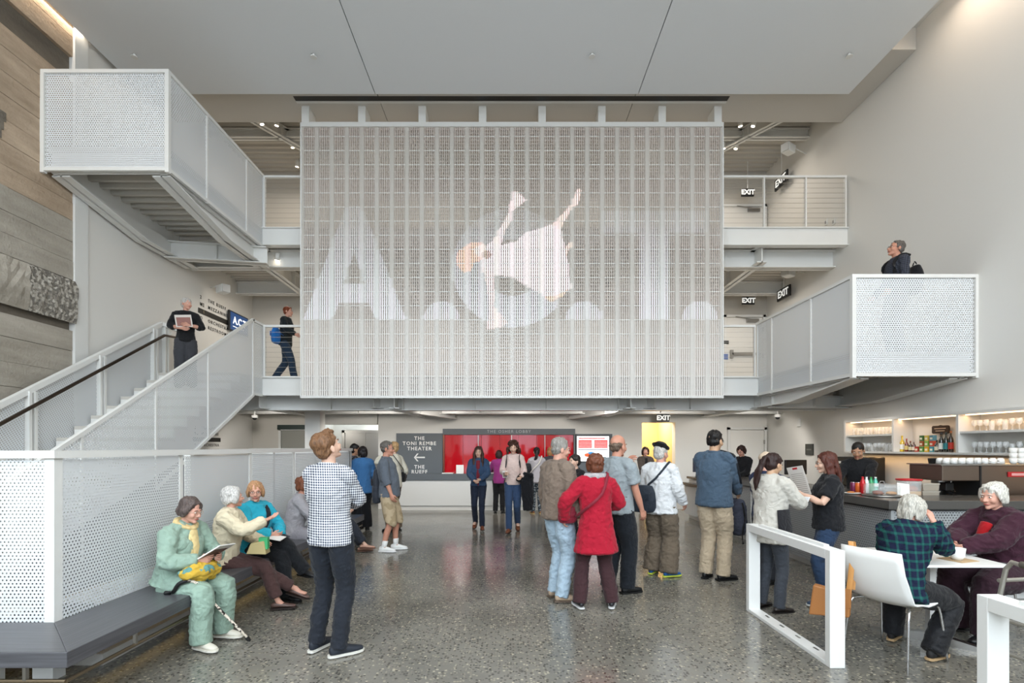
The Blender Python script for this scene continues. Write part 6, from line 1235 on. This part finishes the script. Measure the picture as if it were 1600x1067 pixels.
person('person in beige cap and navy top queueing behind the woman with the ponytail', 3.0, 5.95, -58, 1.53, hp=-10, HL=(-.1, .3, 1.1), HR=(.16, .34, 1.25), vox=MID, skin='rosy', top=dict(col='#27304a', inf=.02), bot=dict(col='#2a2d33'), hair=('crop', '#7a6a5a'), extra=lambda P, I: link('cap', remesh(G().xf(I['Rh'], I['hc'], I['hs']).loft([(0, -.02, .04), (0, -.02, .08), (0, -.015, .125)], [.093, .09, .05], [.108, .104, .06], side=(1, 0, 0), cap=.4, seg=18).loft([(0, .06, .06), (0, .15, .045)], [.075, .06], [.008, .006], side=(1, 0, 0), cap=.4), .008, 1, 1), fab('#cdb9a2'), P, True, 'beige cap'))
def x24(P, I):
    t = held(P, 'menu_card', 'white menu card held up by the woman in the black t-shirt', 'menu', (.0, .27, 1.25)); g = G().xf(rz3(40) @ rx3(78) @ rz3(-10)); g.box((-.10, -.15, -.002), (.10, .15, .002)); g.build('card', mat('menu_paper', '#dcd8d2', .6), t); G().xf(rz3(40) @ rx3(78) @ rz3(-10)).box((-.03, .12, -.003), (.03, .14, .003)).build('red_heading', mat('menu_red', '#b8242a', .5), t)
    g = G().xf(rz3(40) @ rx3(78) @ rz3(-10)); [g.box((-.08, -.13+.02*q, -.0028), (.07, -.124+.02*q, .0028)) for q in range(11)]; g.build('text_lines', mat('menu_ink', '#a39c94', .6), t)
person('woman with long auburn hair in black t-shirt and blue jeans', 3.22, 5.10, 68, 1.555, sex='f', hp=-8, HL=(-.10, .26, 1.12), HR=(.08, .25, 1.12), EL=(-.7, -.3, -.8), ER=(.7, -.3, -.8), FL=(-.10, .05, .085), FR=(.10, -.04, .085), vox=NEAR*1.1, skin='light', top=dict(col='#17181c', inf=.012, hem=.07, sleeve='short', wr=.01, name='t_shirt'), bot=dict(col='#2c3f5a', inf=.004, w=1.0),
       shoe=('sneaker', '#2f4058', '#c9c9c4'), hair=('long', '#4e2419', .36), glasses='#2a2222', girth=1.15, belly=.02, extra=x24)
person('barman with cropped dark hair in black shirt looking down', 5.02, 7.25, 128, 1.68, sex='m', lean=6, hp=-22, hy=8, HL=(-.14, .4, 1.02), HR=(.16, .42, 1.0), EL=(-.9, -.5, -.3), ER=(.9, -.5, -.3), vox=MID, skin='tan', top=dict(col='#16171a', inf=.016, wr=.01), bot=dict(col='#151619'), hair=('crop', '#1d1917'), girth=1.03)

# ---- cafe table
plaid = checks('green_navy_plaid', '#141b33', '#1c5650', .062, .28)
person('white-haired woman in dark green and navy plaid jacket on the near chair', 3.0, 3.88, -58, 1.56, pel=(0, -.04, .555), lean=22, hy=-22, hp=-8, HL=(-.08, .42, .78), HR=(.10, .30, 1.02), EL=(-.4, 0, -1), ER=(.35, .1, -1), FL=(-.17, .30, .085), FR=(.17, .10, .085), KL=(-.2, 1, .5), KR=(.35, 1, .3), vox=NEAR, skin='rosy', top=dict(mat=plaid, inf=.03, hem=.10, flare=1.15, wr=.014, name='plaid_jacket'), bot=dict(col='#15161a', inf=.02, w=1.05),
       shoe=('sneaker', '#1b1a1a', '#b89a72'), hair=('bob', '#b8b4aa'), girth=1.08, curl=60)
def x27(P, I):
    G().loft([I['pel']+I['u']*.20+I['fw']*.205+I['S']*.03, I['pel']+I['u']*.32+I['fw']*.20+I['S']*.02, I['nk']-I['u']*.08+I['fw']*.125], [.02, .04, .05], [.025, .025, .025], side=I['S'], cap=.5).build('red_scarf', fab('#b01820'), P, True, 'bright red scarf in the open jacket')
person('white curly-haired woman in burgundy jacket with folded hands on the table', 4.22, 4.28, 97, 1.66, pel=(0, -.03, .57), lean=16, hy=6, hp=-6, HL=(-.02, .47, .765), HR=(.04, .46, .775), EL=(-1, -.1, -.5), ER=(1, -.1, -.5), FL=(-.12, .36, .085), FR=(.16, .30, .085), KL=(-.2, 1, .5), KR=(.2, 1, .5), vox=NEAR, skin='rosy', top=dict(col='#3b1c2a', inf=.042, hem=.08, flare=1.15, wr=.014, name='jacket'), bot=dict(col='#2e1822', inf=.024, w=1.2, hem=1.2),
       shoe=('leather', '#121214', '#0c0c0c'), hair=('fluffy', '#cfcbc2'), girth=1.2, belly=.05, extra=x27, curl=60)

# ---- people on the upper levels
def x28(P, I): leaflet(P, 'magazines held against the chest by the woman on the stairs', (.02, .22, 1.12), ry3(8) @ rx3(80), .24, .2, '#cfc8c0', '#8a5a50')
person('white-haired woman in black blouse holding magazines on the stairs', -5.58, 8.70, -150, 1.57, z=2.595, hy=38, hp=0, HL=(-.06, .2, 1.06), HR=(.05, .2, 1.0), EL=(-.9, -.3, -.5), ER=(.9, -.3, -.5), vox=MID, skin='rosy', top=dict(col='#17181b', inf=.016, hem=.05, sleeve='mid', name='blouse'), bot=dict(col='#3a3b40', inf=.016, w=1.1, hem=1.1), hair=('short', '#bdb9b4'), extra=x28)
def x29(P, I): shoulder_bag(P, 'bright blue bag of the person walking on the middle gallery', over_shoulder(I, 1, .15, .1), (.2, -.1, .98), (.34, .16, .3), '#1f6fc0')
person('red-haired person in dark jacket walking along the middle gallery', -4.78, 10.75, -90, 1.65, z=2.94, lean=4, HL=(-.22, -.05, .9), HR=(.25, .32, 1.0), FL=(-.09, -.26, .14), FR=(.09, .24, .09), vox=FAR, skin='rosy', top=dict(col='#1c2428', inf=.024, hem=.08, name='jacket'), bot=dict(col='#27384c', inf=.012), shoe=('leather', '#141414', '#101010', (-30, 0)), hair=('mshort', '#7a3a20'), extra=x29)
def x30(P, I):
    for q in (-1, 1): a = I['arm']['L' if q < 0 else 'R'][0]; strap(P, None, [a-I['S']*q*.03+I['u']*.05-I['fw']*.10, a-I['S']*q*.035+I['u']*.075, a-I['S']*q*.04+I['fw']*.12-I['u']*.03, a-I['S']*q*.03+I['fw']*.11-I['u']*.2], '#141418', (.025, .006), 'backpack_strap')
    t = held(P, 'backpack', 'black backpack worn by the man on the right landing', 'backpack', (0, -.26, 1.22)); g = G(); g.loft([(0, 0, -.22), (0, -.02, 0), (0, 0, .16)], [.12, .14, .11], [.07, .09, .05], side=(1, 0, 0), cap=.6); link('main_pouch', remesh(g, .014, 2, 1), fab('#17181c'), t, True)
    G().loft([(-.04, .0, .2), (0, 0, .25), (.04, 0, .2)], .008).build('handle', fab('#111114'), t, True)
person('grey-haired man with glasses in dark striped shirt looking out from the right landing', 5.92, 7.75, 84, 1.80, z=2.96, sex='m', hp=14, HL=(-.2, .2, 1.0), HR=(.2, .2, 1.0), vox=MID, skin='ruddy', top=dict(mat=checks('dark_pinstripe', '#2b2e37', '#4a4e5a', .03, .3), inf=.018, wr=.01), bot=dict(col='#2a2c33'), hair=('mshort', '#5b5652'), glasses='#1c1a1a', extra=x30)
bpy.data.scenes.remove(SCR)
